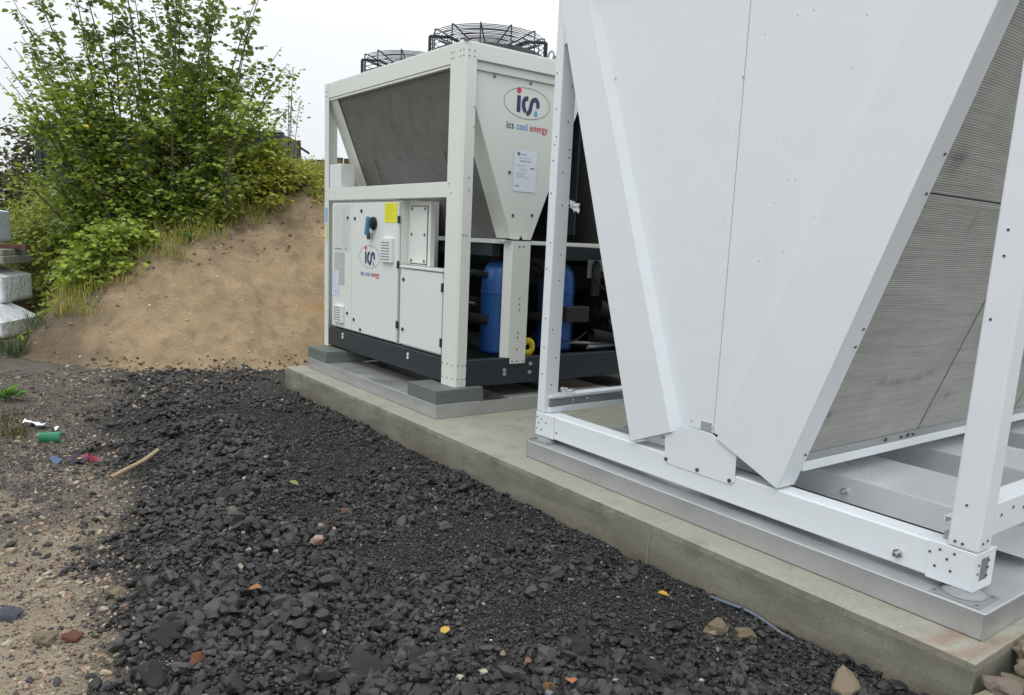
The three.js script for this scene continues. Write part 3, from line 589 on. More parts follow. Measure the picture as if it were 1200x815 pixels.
  const locks = []; for (const [x, y] of [[-4.98, 1.365], [-5.10, 1.305], [-5.235, 1.31], [-5.235, 0.52], [-5.105, 0.48], [-4.98, 0.41]]) locks.push(disc([x, y, -0.349], 2, 0.013, 0.01, 10));
  for (const y of [1.30, 1.0 - 0.03, 0.52]) locks.push(box(-4.37, -4.347, y - 0.025, y + 0.03, -0.36, -0.346, 0.003));
  part('latches', locks, M.black, t, null, 'stuff');
  { const sw = part('isolator_switch', [disc([-4.755, 1.27, -0.345], 2, 0.05, 0.02, 20), disc([-4.755, 1.27, -0.325], 2, 0.036, 0.02, 16)], M.black, d2);
    const h = box(-0.022, 0.022, -0.11, 0.035, 0, 0.028, 0.008); h.rotateZ(-0.25); h.translate(-4.765, 1.285, -0.318); part('handle', h, M.switchBlue, sw);
    part('padlock', [box(-4.822, -4.79, 1.145, 1.20, -0.338, -0.318, 0.004)], M.hole, sw); }
  // lower box and the deeper control box above it
  part('lower_cabinet', box(-4.315, -3.712, 0.372, 0.955, -0.50, -0.378, 0.004), M.creamDoor, t);
  const ld = door(-4.312, -3.716, 0.388, 0.946); ld.name = 'lower_door';
  part('cabinet_lip', box(-4.318, -3.702, 0.956, 0.972, -0.50, -0.344, 0.003), cm, t);
  { const l = []; for (const y of [0.87, 0.5]) l.push(disc([-4.262, y, -0.349], 2, 0.013, 0.01, 10)); for (const y of [0.85, 0.47]) l.push(box(-3.728, -3.706, y - 0.03, y + 0.03, -0.36, -0.346, 0.003)); part('latches', l, M.black, t, null, 'stuff'); }
  part('control_box', box(-4.357, -4.034, 0.975, 1.437, -0.475, -0.434, 0.004), M.cream, t);
  const cl = part('control_box_lid', box(-4.318, -4.075, 0.992, 1.40, -0.434, -0.426, 0.003), M.cream, t);
  { const f = []; for (const [x0, x1, y0, y1] of [[-4.325, -4.319, 0.985, 1.407], [-4.074, -4.068, 0.985, 1.407], [-4.325, -4.068, 1.401, 1.407], [-4.325, -4.068, 0.985, 0.991]]) f.push(box(x0, x1, y0, y1, -0.434, -0.431, 0)); part('gasket', f, M.hole, cl, null, 'stuff'); part('latches', [[-4.29, 1.385], [-4.10, 1.385], [-4.29, 1.2], [-4.10, 1.2], [-4.29, 1.01], [-4.10, 1.01]].map(([x, y]) => disc([x, y, -0.424], 2, 0.011, 0.006, 8)), M.screw, cl, null, 'stuff'); }
  part('junction_box', box(-5.612, -5.385, 1.557, 1.752, -0.48, -0.352, 0.006), M.creamDoor, t);

  // inside: compressors, insulated pipes, vessels
  const comp = (x, z) => {
    const c = part('compressor', lathe([[0.001, 0.37], [0.138, 0.37], [0.142, 0.40], [0.142, 0.80], [0.1455, 0.806], [0.1455, 0.826], [0.142, 0.832], [0.140, 0.90], [0.128, 0.965], [0.098, 1.015], [0.05, 1.038], [0.001, 1.042]], x, 0, z), M.blue, t);
    part('weld_band', new THREE.TorusGeometry(0.1445, 0.004, 5, 40).rotateX(Math.PI / 2).translate(x, 0.812, z), std([0.008, 0.05, 0.22], 0.5), c);
    const fp = (g) => part('insulated_pipe', g, M.foam, c);
    [tube([[x - 0.02, 1.0, z + 0.03], [x - 0.03, 1.10, z + 0.04], [x - 0.08, 1.135, z + 0.02], [x - 0.26, 1.13, z - 0.12]], 0.035, 10), tube([[x + 0.02, 0.93, z + 0.10], [x - 0.06, 0.955, z + 0.22], [x - 0.45, 0.88, z + 0.30]], 0.022, 8), tube([[x + 0.03, 0.62, z + 0.12], [x - 0.1, 0.63, z + 0.24], [x - 0.5, 0.60, z + 0.26]], 0.038, 10)].forEach(fp);
    return c;
  };
  comp(-3.76, -0.875); comp(-3.76, -1.40);
  part('terminal_box', box(-3.66, -3.56, 0.60, 0.72, -1.58, -1.36, 0.01), M.black, t);
  part('insulated_vessel', bar([-5.4, 0.62, -2.05], [-3.62, 0.62, -2.05], 0.2, 24), M.foam, t);
  part('insulated_vessel', bar([-5.4, 0.55, -1.3], [-4.05, 0.55, -1.3], 0.15, 24), M.foam, t);
  part('insulated_pipe', tube([[-3.62, 0.93, -1.72], [-3.64, 0.88, -1.9], [-3.6, 0.9, -2.2], [-3.7, 0.9, -2.4]], 0.06, 12), M.foam, t);
  part('insulated_pipe', tube([[-3.6, 0.72, -1.7], [-3.58, 0.66, -1.9], [-3.6, 0.72, -2.2], [-3.8, 0.78, -2.4]], 0.055, 12), M.foam, t);
  part('insulated_pipe', tube([[-3.6, 0.50, -1.65], [-3.57, 0.47, -1.9], [-3.6, 0.50, -2.35]], 0.045, 12), M.foam, t);
  [tube([[-3.6, 0.40, -1.62], [-3.6, 0.42, -2.3]], 0.015, 8), tube([[-3.65, 0.45, -1.3], [-3.62, 0.42, -1.8], [-3.7, 0.40, -2.3]], 0.012, 8), tube([[-4.4, 0.72, -0.8], [-3.9, 0.72, -0.75]], 0.01, 6)].forEach((g) => part('pipe', g, M.galvPaint, t));
  [[[-3.62, 0.46, -1.2], [-3.66, 0.78, -1.2], [-3.66, 0.98, -1.2], [-3.75, 1.03, -1.2], [-4.1, 1.03, -1.15]], [[-3.6, 0.80, -1.66], [-3.6, 0.98, -1.66], [-3.66, 1.04, -1.7], [-4.0, 1.04, -1.75]], [[-3.58, 0.58, -1.78], [-3.56, 0.58, -2.0], [-3.56, 0.70, -2.12], [-3.56, 0.9, -2.14]], [[-3.9, 0.4, -1.15], [-3.88, 0.8, -1.14], [-3.9, 1.0, -1.12], [-4.1, 1.05, -1.1]]].forEach((p, i) => part('insulated_pipe', tube(p, [0.028, 0.034, 0.042, 0.04][i], 10), M.foam, t));
  [[[-3.57, 0.95, -1.6], [-3.56, 0.84, -1.75], [-3.57, 0.93, -1.9], [-3.58, 0.88, -2.05]], [[-3.62, 0.5, -1.25], [-3.6, 0.45, -1.45], [-3.6, 0.52, -1.6]]].forEach((p) => part('cable', tube(p, 0.006, 6), M.black, t));
  part('header_beam', box(X0 + 0.2, X1 - 0.16, 1.075, 1.163, -0.79, -0.72, 0.004), M.slate, t);
  part('drip_tray', box(X0 + 0.2, X1 - 0.16, 1.06, 1.16, -2.3, -1.3, 0.004), M.slate, t);
  part('rear_panel', box(-5.55, -3.56, 0.37, 1.163, Z1 + 0.03, Z1 + 0.05, 0.002), M.slate, t);
  part('left_panel', box(X0 + 0.03, X0 + 0.045, 0.37, 1.05, -2.42, -0.75, 0.002), M.slate, t);
  part('grey_panel', box(-3.66, -3.645, 0.93, 1.07, -2.4, -1.62, 0.002), M.galvPaint, t);
  part('pipe_bracket', box(-4.16, -4.05, 0.93, 1.055, -1.30, -1.28, 0.003), M.cream, t);
  part('wall_plate', box(-5.5, -4.9, 0.37, 1.14, -0.74, -0.72, 0.003), M.slate, t);
  part('valve', bar([-4.0, 0.36, -0.62], [-4.0, 0.42, -0.62], 0.03, 10), M.galvPaint, t); part('valve', bar([-3.85, 0.36, -0.55], [-3.85, 0.41, -0.55], 0.022, 10), M.galvPaint, t);

  // fans with wire guards
  const fan = (x, z) => {
    const y0 = 2.4175, r = 0.40, yr = 2.49;
    const f = part('fan_shroud', lathe([[r + 0.012, y0], [r + 0.012, y0 + 0.03], [r + 0.002, yr - 0.006], [r - 0.012, yr], [r - 0.024, yr - 0.008], [r - 0.03, y0]], x, 0, z, 48), M.black, t);
    part('fan_hub', lathe([[0.001, 2.495], [0.085, 2.49], [0.092, 2.47], [0.092, 2.42]], x, 0, z, 24), M.black, f);
    for (let b = 0; b < 5; b++) { const g = new THREE.BoxGeometry(0.27, 0.005, 0.15, 6, 1, 4); const p = g.attributes.position; for (let i = 0; i < p.count; i++) { const u = p.getX(i) / 0.27 + 0.5; p.setY(i, p.getY(i) + p.getZ(i) * (0.55 - 0.25 * u)); p.setZ(i, p.getZ(i) * (0.7 + 0.5 * u) + 0.05 * u * u); } g.computeVertexNormals(); g.translate(0.225, 2.45, 0); g.rotateY(b * 1.2566); g.translate(x, 0, z); part('blade', g, M.black, f); }
    const wires = [], prof = [[r + 0.004, yr - 0.03], [r + 0.003, 2.612], [r - 0.02, 2.61], [0.26, 2.565], [0.12, 2.535], [0.07, 2.53]];
    const ring = (rr, y, w = 0.0028) => { const g = new THREE.TorusGeometry(rr, w, 4, 56); g.rotateX(Math.PI / 2); g.translate(x, y, z); return g; };
    for (let y = yr + 0.02; y < 2.59; y += 0.03) wires.push(ring(r + 0.003, y));
    for (let i = 0; i <= 20; i++) { const rr = r - 0.008 - i * 0.0165; const y = rr > 0.26 ? lerp(2.565, 2.603, (rr - 0.26) / 0.13) : lerp(2.525, 2.565, (rr - 0.06) / 0.20); wires.push(ring(rr, y)); }
    for (let a = 0; a < 12; a++) { const th = -0.977 + 0.14 + a * Math.PI / 6; wires.push(...prof.slice(1).map((q, i) => { const p0 = prof[i]; return bar([x + p0[0] * Math.cos(th), p0[1], z + p0[0] * Math.sin(th)], [x + q[0] * Math.cos(th), q[1], z + q[0] * Math.sin(th)], 0.0048, 5); })); }
    part('wire_guard', wires, M.blackWire, f, null, 'stuff');
    for (let a = 0; a < 2; a++) {                                         // stout arms that carry the motor
      const th = a * Math.PI - 0.977, P = [[r + 0.018, y0 + 0.002], [r + 0.018, 2.598], [r - 0.13, 2.598], [0.09, 2.515]];
      part('guard_arm', P.slice(1).map((q, i) => { const p0 = P[i]; return bar([x + p0[0] * Math.cos(th), p0[1], z + p0[0] * Math.sin(th)], [x + q[0] * Math.cos(th), q[1], z + q[0] * Math.sin(th)], 0.0115, 8); }), M.black, f);
    }
    return f;
  };
  fan(-4.05, -0.88); fan(-5.15, -0.88); fan(-4.05, -1.96); fan(-5.15, -1.96);
}

// ---------------------------------------------------------------- the nearer, white chiller
{
  const X0 = -2.485, X1 = -0.134, ZF = -0.245, ZB = -3.9, BT = 0.25, BB = 0.122, TOP = 2.46;
  const t = thing('chiller', [-1.31, 0.12, -2.0], 'large white chiller in front, with a wide V-shaped end panel and bare silver coil', 'chiller');
  const W = M.white;
  // bottom beam with an open slot at its right end
  part('front_beam', [box(X0 + 0.16, X1 - 0.004, BB, BT, ZF - 0.10, ZF, 0.007)], W, t);
  part('beam_sleeve', [box(X0, X0 + 0.159, BB - 0.004, BT + 0.001, ZF - 0.103, ZF + 0.003, 0.005)], W, t);
  part('beam_sleeve', [box(X1 - 0.155, X1 - 0.004, BB - 0.005, BT + 0.0012, ZF - 0.14, ZF + 0.003, 0.003), box(X1 - 0.004, X1, BB - 0.005, 0.147, ZF - 0.14, ZF + 0.003, 0.001), box(X1 - 0.004, X1, 0.228, BT + 0.002, ZF - 0.14, ZF + 0.003, 0.001), box(X1 - 0.004, X1, 0.1475, 0.2275, ZF - 0.034, ZF + 0.003, 0.001), box(X1 - 0.004, X1, 0.1475, 0.2275, ZF - 0.14, ZF - 0.093, 0.001)], W, t);
  part('slot', box(X1 - 0.0035, X1 - 0.0015, 0.148, 0.227, ZF - 0.092, ZF - 0.035, 0), M.ventDark, t);
  part('corner_post', [box(X0 + 0.003, -2.42, BT + 0.002, TOP, ZF - 0.098, ZF + 0.001, 0.006)], W, t);
  part('corner_post', [box(-0.236, X1 - 0.001, BT + 0.0025, TOP, ZF - 0.094, ZF + 0.0015, 0.009)], W, t);
  part('corner_post', box(X0 + 0.003, -2.40, BB, TOP, ZB, ZB + 0.09, 0.006), W, t);
  part('corner_post', box(-0.236, X1 - 0.001, BB, TOP, ZB, ZB + 0.09, 0.006), W, t);
  // side rails: left one an open channel with a bare web
  part('side_rail', [box(-2.475, -2.40, 0.334, 0.350, ZB + 0.09, ZF - 0.03, 0.002), box(-2.475, -2.40, 0.2535, 0.284, ZB + 0.09, ZF - 0.03, 0.002)], W, t);
  part('rail_web', box(-2.42, -2.412, 0.284, 0.334, ZB + 0.09, ZF - 0.034, 0.001), M.galv, t);
  part('rail_bolts', boltRow([[-2.408, 0.307, -0.285], [-2.408, 0.308, -0.335]], 0, 0.015, 0.012), M.galv, t, null, 'stuff');
  part('holes', [-0.45, -0.56, -0.86, -0.96, -1.0].map((z) => disc([-2.411, 0.312, z], 0, 0.006, 0.003, 8)).concat([-0.36, -0.29].map((z) => disc([-2.399, 0.268, z], 0, 0.006, 0.003, 8))), M.paper, t, null, 'stuff');
  part('side_rail', [box(X1 - 0.006, X1 - 0.002, 0.301, 0.411, ZB + 0.09, ZF - 0.095, 0.001), box(X1 - 0.085, X1 - 0.006, 0.405, 0.411, ZB + 0.09, ZF - 0.095, 0.001), box(X1 - 0.085, X1 - 0.006, 0.301, 0.307, ZB + 0.09, ZF - 0.095, 0.001)], W, t);
  part('bracket', [box(-0.292, -0.2365, 0.318, 0.323, ZF - 0.17, ZF - 0.09, 0.001), box(-0.294, -0.2895, 0.296, 0.323, ZF - 0.17, ZF - 0.09, 0.001)], W, t);
  part('gusset', [plateXY([[-0.2365, 0.252], [-0.2365, 0.302], [-0.272, 0.276], [-0.272, 0.252]], -0.305, -0.299, 0.0008)], M.galv, t);
  part('back_beam', box(X0 + 0.09, X1 - 0.105, BB, BT, ZB, ZB + 0.09), W, t);
  // top frame and deck (above the picture)
  part('top_beam', box(-2.419, -0.2365, 2.20, TOP - 0.003, ZF - 0.12, ZF - 0.052, 0.005), W, t);
  part('corner_plate', [box(-2.4195, -2.30, 2.196, TOP - 0.004, ZF - 0.051, ZF - 0.001, 0.003)], W, t); part('corner_plate', [box(-0.33, -0.2362, 2.25, TOP - 0.004, ZF - 0.051, ZF - 0.001, 0.003)], W, t);
  part('top_beam', box(X0 + 0.006, -2.415, 2.196, TOP - 0.003, ZB + 0.09, ZF - 0.0985, 0.005), W, t);
  part('top_beam', box(-0.225, X1 - 0.003, 2.35, TOP - 0.003, ZB + 0.09, ZF - 0.0945, 0.005), W, t);
  part('fan_deck', box(X0 + 0.003, X1 - 0.003, TOP - 0.002, TOP + 0.03, ZB, ZF - 0.002, 0.006), W, t);

  // V end: two slanting coil covers standing proud, two middle panels and their seam
  const zc = -0.228, zm = -0.285, YT = 2.45;
  const tipL = [-1.723, 0.258], inL = [-1.372, 0.404], tipR = [-0.895, 0.259], inR = [-1.215, 0.392];
  const eL = (y) => tipL[0] - (y - tipL[1]) * 0.3375, eR = (y) => tipR[0] + (y - tipR[1]) * 0.331;
  const fL = (y) => -1.474 - (y - 0.365) * 0.3765, fR = (y) => inR[0] + (y - inR[1]) * 0.389;
  const bL = [fL(0.362), 0.362], bR = inR;
  const top = (f) => [f(YT), YT];
  const cover = (a, b, c, d, name, lab) => part(name, [plateXY([a, b, c, d], zc - 0.006, zc, 0.0012)], W, t, lab);
  cover(tipL, bL, top(fL), top(eL), 'coil_cover'); cover(bR, tipR, top(eR), top(fR), 'coil_cover');
  // stepped inner edge of the left cover: a bright strip that leads back to the middle panel
  const strip = (pts) => { const g = new THREE.BufferGeometry(); g.setAttribute('position', new THREE.Float32BufferAttribute(pts.flat(), 3)); g.setIndex([0, 1, 2, 0, 2, 3]); g.computeVertexNormals(); return uvBox(g); };
  part('cover_step', strip([[bL[0], bL[1], zc - 0.002], [bL[0] + 0.012, bL[1] + 0.02, zm], [fL(YT) + 0.012, YT, zm], [fL(YT), YT, zc - 0.002]]), W, t);
  part('cover_step', strip([[bR[0], bR[1], zc - 0.002], [fR(YT), YT, zc - 0.002], [fR(YT) - 0.01, YT, zm], [bR[0] - 0.01, bR[1], zm]]), W, t);
  const sx = (y) => -1.279 - (y - 0.395) * 0.0115;
  part('middle_panel', plateXY([[fL(0.375) + 0.012, 0.366], [-1.415, 0.392], [sx(0.4) - 0.0012, 0.395], [sx(YT) - 0.0012, YT], [fL(YT) + 0.005, YT]], zm - 0.004, zm, 0.0008), W, t);
  part('middle_panel', plateXY([[sx(0.4) + 0.0012, 0.395], [inR[0] - 0.0, 0.388], [fR(YT) - 0.002, YT], [sx(YT) + 0.0012, YT]], zm - 0.005, zm - 0.001, 0.0008), W, t);
  part('seam_backing', box(-1.34, -1.25, 0.40, YT, zm - 0.007, zm - 0.0052, 0), M.panelFixing, t);
  part('seam_tab', box(-1.348, -1.29, 0.385, 0.437, zm + 0.0005, zm + 0.004, 0.001), M.galvPaint, t);
  { const s = []; for (const [px, py] of [[-2.06, 1.99], [-1.905, 1.50], [-1.745, 1.02], [-1.60, 0.60], [-1.405, 0.425], [-1.287, 0.42], [-1.30, 1.9]]) s.push(disc([px, py, zm + 0.001], 2, 0.0055, 0.005, 8));
    for (let i = 0; i < 22; i++) s.push(disc([R(-1.6, -0.75), R(1.0, 2.1), (0, zm) + 0.0005], 2, 0.0022, 0.002, 6)); part('rivets', s, M.panelFixing, t, null, 'stuff'); }
  // returns of the covers along the coils
  for (const [tp, f, q] of [[tipR, eR, 1], [tipL, eL, -1]]) {
    const y0 = tp[1], y1 = YT, n = 0.004 * q;
    const p = [[f(y0), y0], [f(y1), y1], [f(y1) - n, y1], [f(y0) - n, y0]];
    part('cover_return', plateXY(q > 0 ? p : p.reverse(), -0.352, zc - 0.006, 0), W, t);
    const ix = q > 0 ? inR : [bL[0], bL[1]];
    part('cover_foot', plateXY([[tp[0], tp[1]], [ix[0], ix[1]], [ix[0], ix[1] + 0.005], [tp[0], tp[1] + 0.005]], -0.34, zc - 0.006, 0), W, t);
  }
  part('cover_screws', [1.55, 1.42, 0.93, 0.86, 0.40].map((y) => { const g = disc([0, 0, 0], 0, 0.0055, 0.006, 8); g.rotateZ(-0.32); g.translate(eR(y) + 0.002, y, -0.328); return g; }), M.screw, t, null, 'stuff');
  // coils: two lengths with a dark gap between, one cross joint
  const coilZ = [[-0.356, -1.262], [-1.278, -2.35], [-2.366, -3.75]];
  for (const [f, q] of [[eR, 1], [eL, -1]]) for (const [za, zb] of coilZ) {
    const y0 = 0.402, y1 = 2.42, o = 0.014 * q, dp = 0.26 * q;
    const face = (a, b) => { const g = plateXY(q > 0 ? [[f(a) - o, a], [f(b) - o, b], [f(b) - o - dp, b], [f(a) - o - dp, a]] : [[f(a) - o - dp, a], [f(b) - o - dp, b], [f(b) - o, b], [f(a) - o, a]], zb, za, 0); return g; };
    const c = part('coil', [face(y0, 1.424), face(1.4295, y1)], M.coilLight, t);
    part('coil_joint', plateXY([[f(1.424) - o - 0.01 * q, 1.424], [f(1.432) - o - 0.004 * q, 1.432], [f(1.432) - o - dp * 0.9, 1.432], [f(1.424) - o - dp * 0.9, 1.424]], zb + 0.001, za - 0.001, 0), M.ventDark, c);
  }
  part('coil_gap', [-1.262, -2.35].map((z) => plateXY([[eR(0.402) - 0.05, 0.402], [eR(2.42) - 0.05, 2.42], [eR(2.42) - 0.2, 2.42], [eR(0.402) - 0.2, 0.402]], z - 0.0155, z - 0.0005, 0)), M.black, t, null, 'stuff');
  for (const q of [1, -1]) { const f = q > 0 ? eR : eL;
    part('coil_channel', plateXY([[f(0.363) - 0.006 * q, 0.363], [f(0.40) - 0.006 * q, 0.40], [f(0.40) - 0.2 * q, 0.40], [f(0.363) - 0.2 * q, 0.363]], -3.75, -0.354, 0), M.galvPaint, t);
    part('coil_sill', box(Math.min(f(0.36), f(0.36) - 0.16 * q), Math.max(f(0.36), f(0.36) - 0.16 * q), 0.322, 0.3615, -3.76, -0.352, 0.003), W, t); }
  part('channel_marks', [-0.98, -1.12, -1.18, -1.23].map((z, i) => box(eR(0.38) - 0.006, eR(0.38) + 0.003, 0.376, 0.392 - (i % 2) * 0.006, z, z + 0.014, 0.001)), M.hole, t, null, 'stuff');
  for (const [za, zb] of [[-0.693, -1.163], [-1.578, -2.05], [-2.46, -2.95], [-3.34, -3.78]]) part('cross_tray', box(-1.72, -0.142, 0.135, 0.249, zb, za, 0.003), M.tray, t);
  part('stud', [[-0.86, -0.693], [-0.72, -1.578]].flatMap(([x, z]) => [bar([x, 0.185, z], [x, 0.185, z + 0.016], 0.017, 6), bar([x, 0.185, z], [x, 0.185, z + 0.036], 0.008, 8)]), M.brightBolt, t, null, 'stuff');
  part('inner_pan', box(-1.72, -0.98, 0.345, 0.351, -3.75, -0.40, 0.001), W, t);
  part('inner_divider', box(-1.42, -1.28, 0.352, 0.40, -3.75, -0.36, 0.002), M.slate, t);
  // small trapezoid plate below the V
  const cp = part('centre_plate', plateXY([[-1.505, 0.206], [-1.128, 0.206], [-1.109, 0.224], [-1.112, 0.345], [-1.25, 0.404], [-1.40, 0.404], [-1.519, 0.345]], zc - 0.016, zc - 0.0125, 0.001), W, t);
  part('screws', [[-1.497, 0.226], [-1.31, 0.224], [-1.133, 0.224]].map(([x, y]) => disc([x, y, zc - 0.010], 2, 0.009, 0.007, 8)), M.screw, cp, null, 'stuff');
  // fixings, slots and holes
  part('grounding_bolt', [bar([-0.389, 0.166, ZF], [-0.389, 0.166, ZF + 0.012], 0.017, 6), bar([-0.389, 0.166, ZF], [-0.389, 0.166, ZF + 0.032], 0.008, 8)], M.brightBolt, t);
  const hs = [];
  for (const [x, y] of [[-2.435, 0.215], [-2.455, 0.19], [-2.47, 0.22], [-2.47, 0.155], [-2.43, 0.155], [-2.392, 0.20], [-2.30, 0.165]]) hs.push(disc([x, y, ZF + 0.0035], 2, 0.0045, 0.003, 8));
  for (const [x, y] of [[-0.284, 0.211], [-0.252, 0.229], [-0.205, 0.229], [-0.226, 0.203], [-0.262, 0.167], [-0.21, 0.166], [-0.186, 0.252 + 0.02], [-0.21, 0.252 + 0.022]]) hs.push(disc([x, y, ZF + 0.0035], 2, 0.0048, 0.003, 8));
  for (const [y, z] of [[0.285, -0.268], [0.29, -0.30], [0.18, -0.262], [0.21, -0.262], [0.16, -0.335], [0.19, -0.335], [0.215, -0.335]]) hs.push(disc([X1 + 0.0005, y, z], 0, 0.0045, 0.003, 8));
  for (const [x, y] of [[-0.192, 0.405], [-0.2, 1.22], [-0.2, 1.30], [-0.21, 1.02]]) hs.push(disc([x, y, ZF + 0.002], 2, 0.0045, 0.003, 8));
  for (let i = 0; i < 9; i++) hs.push(disc([X1 - 0.0005, 0.36 + R(-0.01, 0.02), -0.38 - i * 0.09], 0, 0.005, 0.003, 8));
  for (const y of [2.06, 1.88, 1.74, 1.70, 1.62, 1.45, 1.19, 1.05, 0.78, 0.62, 0.47]) { hs.push(disc([-2.45 + R(-0.012, 0.012), y, ZF + 0.0015], 2, 0.0042, 0.003, 8)); hs.push(disc([-2.4195, y - 0.06, ZF - R(0.03, 0.08)], 0, 0.0042, 0.003, 8)); }
  part('holes', hs, M.hole, t, null, 'stuff');
}
// spring isolators under the white chiller's corners
for (const [x, z, lab] of [[-0.168, -0.268, 'grey dish-shaped isolator foot under the right front corner of the white chiller'], [-2.40, -0.275, 'grey dish-shaped isolator foot under the left front corner of the white chiller']]) {
  const t = thing('isolator_foot', [x, 0.0955, z], lab, 'isolator foot', 'isolator feet of the white chiller');
  part('foot_plate', box(x - 0.078, x + 0.085, 0.0955, 0.0995, z - 0.07, z + 0.082, 0.001), M.galv, t);
  part('dish', lathe([[0.066, 0.1], [0.066, 0.103], [0.056, 0.111], [0.04, 0.1165], [0.001, 0.1168]], x, 0, z, 32), std([0.24, 0.255, 0.265], 0.45), t);
  part('plate_holes', [[0.07, -0.05], [0.07, 0.066], [-0.065, 0.066]].map(([a, b]) => disc([x + a, 0.0997, z + b], 1, 0.006, 0.001, 8)), M.hole, t, null, 'stuff');
}
// torn plastic film left on the white post
{
  const film = (pts, wob) => { const g = new THREE.PlaneGeometry(1, 1, 10, 10), p = g.attributes.position; for (let i = 0; i < p.count; i++) { const u = p.getX(i) + 0.5, v = p.getY(i) + 0.5, a = pts[0].map((q, k) => lerp(lerp(q, pts[1][k], u), lerp(pts[3][k], pts[2][k], u), v)); p.setXYZ(i, a[0] + wob * n3(u * 3, v * 3, 1), a[1] + wob * n3(u * 3, v * 3, 5), a[2] + wob * n3(u * 3, v * 3, 9)); } g.computeVertexNormals(); return g; };
  solo('plastic_film', film([[-2.415, 1.375, -0.345], [-2.365, 1.35, -0.37], [-2.372, 1.40, -0.375], [-2.415, 1.425, -0.345]], 0.010), M.film, 'small torn scrap of clear film hanging from the white chiller post', 'plastic film');
  solo('plastic_film', film([[-2.425, 0.352, -0.36], [-2.40, 0.352, -0.46], [-2.40, 0.372, -0.45], [-2.42, 0.395, -0.37]], 0.012), M.film, 'crumpled clear film lying on the side rail of the white chiller', 'plastic film');
}

// ---------------------------------------------------------------- vegetation
const RT = new THREE.Vector3(0.594, 0, -0.8045);                          // along the bank, towards the chillers
const AW = new THREE.Vector3(-0.8045, 0, -0.594);                         // away, up the bank
function leafGeo(w = 0.36) {                                              // pointed oval, folded along its midrib
  const L = [[0, 0, 0], [-w * 0.75, 0.28, 0.06], [-w, 0.52, 0.08], [-w * 0.6, 0.8, 0.03], [0, 1, -0.06], [w * 0.6, 0.8, 0.03], [w, 0.52, 0.08], [w * 0.75, 0.28, 0.06], [0, 0.5, -0.02]];
  const g = new THREE.BufferGeometry(); g.setAttribute('position', new THREE.Float32BufferAttribute(L.flat(), 3));
  const idx = []; for (let i = 0; i < 8; i++) idx.push(8, (i + 1) % 8, i); g.setIndex(idx); g.computeVertexNormals(); return g;
}
const LEAF = leafGeo(0.36), LEAFW = leafGeo(0.42), LEAFN = leafGeo(0.15);
function foliage(t, list, geo, name = 'foliage', mat = M.leaf) {
  const o = origin.get(t), im = new THREE.InstancedMesh(geo, mat, list.length), m4 = new THREE.Matrix4(), c = new THREE.Color();
  const y = new THREE.Vector3(), z = new THREE.Vector3(), x = new THREE.Vector3();
  list.forEach((l, i) => {
    y.set(...l.d).normalize(); z.set(...l.n); z.addScaledVector(y, -z.dot(y)).normalize(); x.crossVectors(y, z);
    m4.makeBasis(x.clone().multiplyScalar(l.s), y.clone().multiplyScalar(l.s * (l.k || 1)), z.clone().multiplyScalar(l.s)); m4.setPosition(l.p[0] - o.x, l.p[1] - o.y, l.p[2] - o.z);
    im.setMatrixAt(i, m4); im.setColorAt(i, c.setRGB(...l.c));
  });
  im.name = name; im.castShadow = im.receiveShadow = true; t.add(im); return tag(im, null, null, null, 'stuff');
}
const jit = (v, a) => [v.x + R(-a, a), v.y + R(-a, a), v.z + R(-a, a)];
// leaves set alternately along a curve from u0 to 1
function leafyShoot(out, P, n, size, tone, u0 = 0.15, droop = 0) {
  const tan = new THREE.Vector3(), a = R(0, 6.28);
  for (let i = 0; i < n; i++) {
    const u = u0 + (1 - u0) * (i + R(-0.3, 0.3)) / n, p = P(Math.min(1, Math.max(0, u))), q = P(Math.min(1, u + 0.02)); tan.subVectors(q, p).normalize();
    const th = a + i * 2.4, side = new THREE.Vector3(Math.cos(th), 0, Math.sin(th)), d = side.multiplyScalar(1).addScaledVector(tan, R(0.25, 0.7)); d.y += R(-0.9, 0.05) - droop;
    const s = size * R(0.55, 1.25) * (u > 0.93 ? 0.65 : 1), n0 = [Math.cos(th) * R(0.2, 1.1) + R(-0.4, 0.4), R(0.3, 1), Math.sin(th) * R(0.2, 1.1) + R(-0.4, 0.4)];
    const off = size * R(0.1, 0.7); out.push({ p: [p.x + Math.cos(th) * off, p.y + off * R(-0.2, 0.3), p.z + Math.sin(th) * off], d: jit(d, 0.2), n: n0, s, c: tone(p) });
  }
}
function curve(a, b, bow, up) { const m = a.clone().lerp(b, 0.5); m.addScaledVector(bow, 1); m.y += up; return (u) => { const v = 1 - u; return a.clone().multiplyScalar(v * v).addScaledVector(m, 2 * u * v).addScaledVector(b, u * u); }; }
function stemGeo(P, r0, r1, n = 8, radial = 5) {
  const pts = []; for (let i = 0; i <= n; i++) pts.push(P(i / n));
  const c = new THREE.CatmullRomCurve3(pts), g = new THREE.TubeGeometry(c, n, 1, radial), p = g.attributes.position;
  for (let i = 0; i < p.count; i++) { const k = Math.floor(i / (radial + 1)), u = k / n, ctr = c.getPointAt(u), r = lerp(r0, r1, u); p.setXYZ(i, ctr.x + (p.getX(i) - ctr.x) * r, ctr.y + (p.getY(i) - ctr.y) * r, ctr.z + (p.getZ(i) - ctr.z) * r); }
  g.computeVertexNormals(); return g;
}
const onGround = (v) => { v.y = height(v.x, v.z); return v; };
const mixc = (a, b, t) => a.map((q, i) => lerp(q, b[i], t));
const GREEN = { dark: [0.165, 0.245, 0.034], mid: [0.30, 0.395, 0.050], light: [0.45, 0.54, 0.085], grey: [0.42, 0.50, 0.28], yellow: [0.80, 0.66, 0.05], olive: [0.44, 0.43, 0.09], straw: [0.48, 0.40, 0.17], red: [0.34, 0.13, 0.08] };

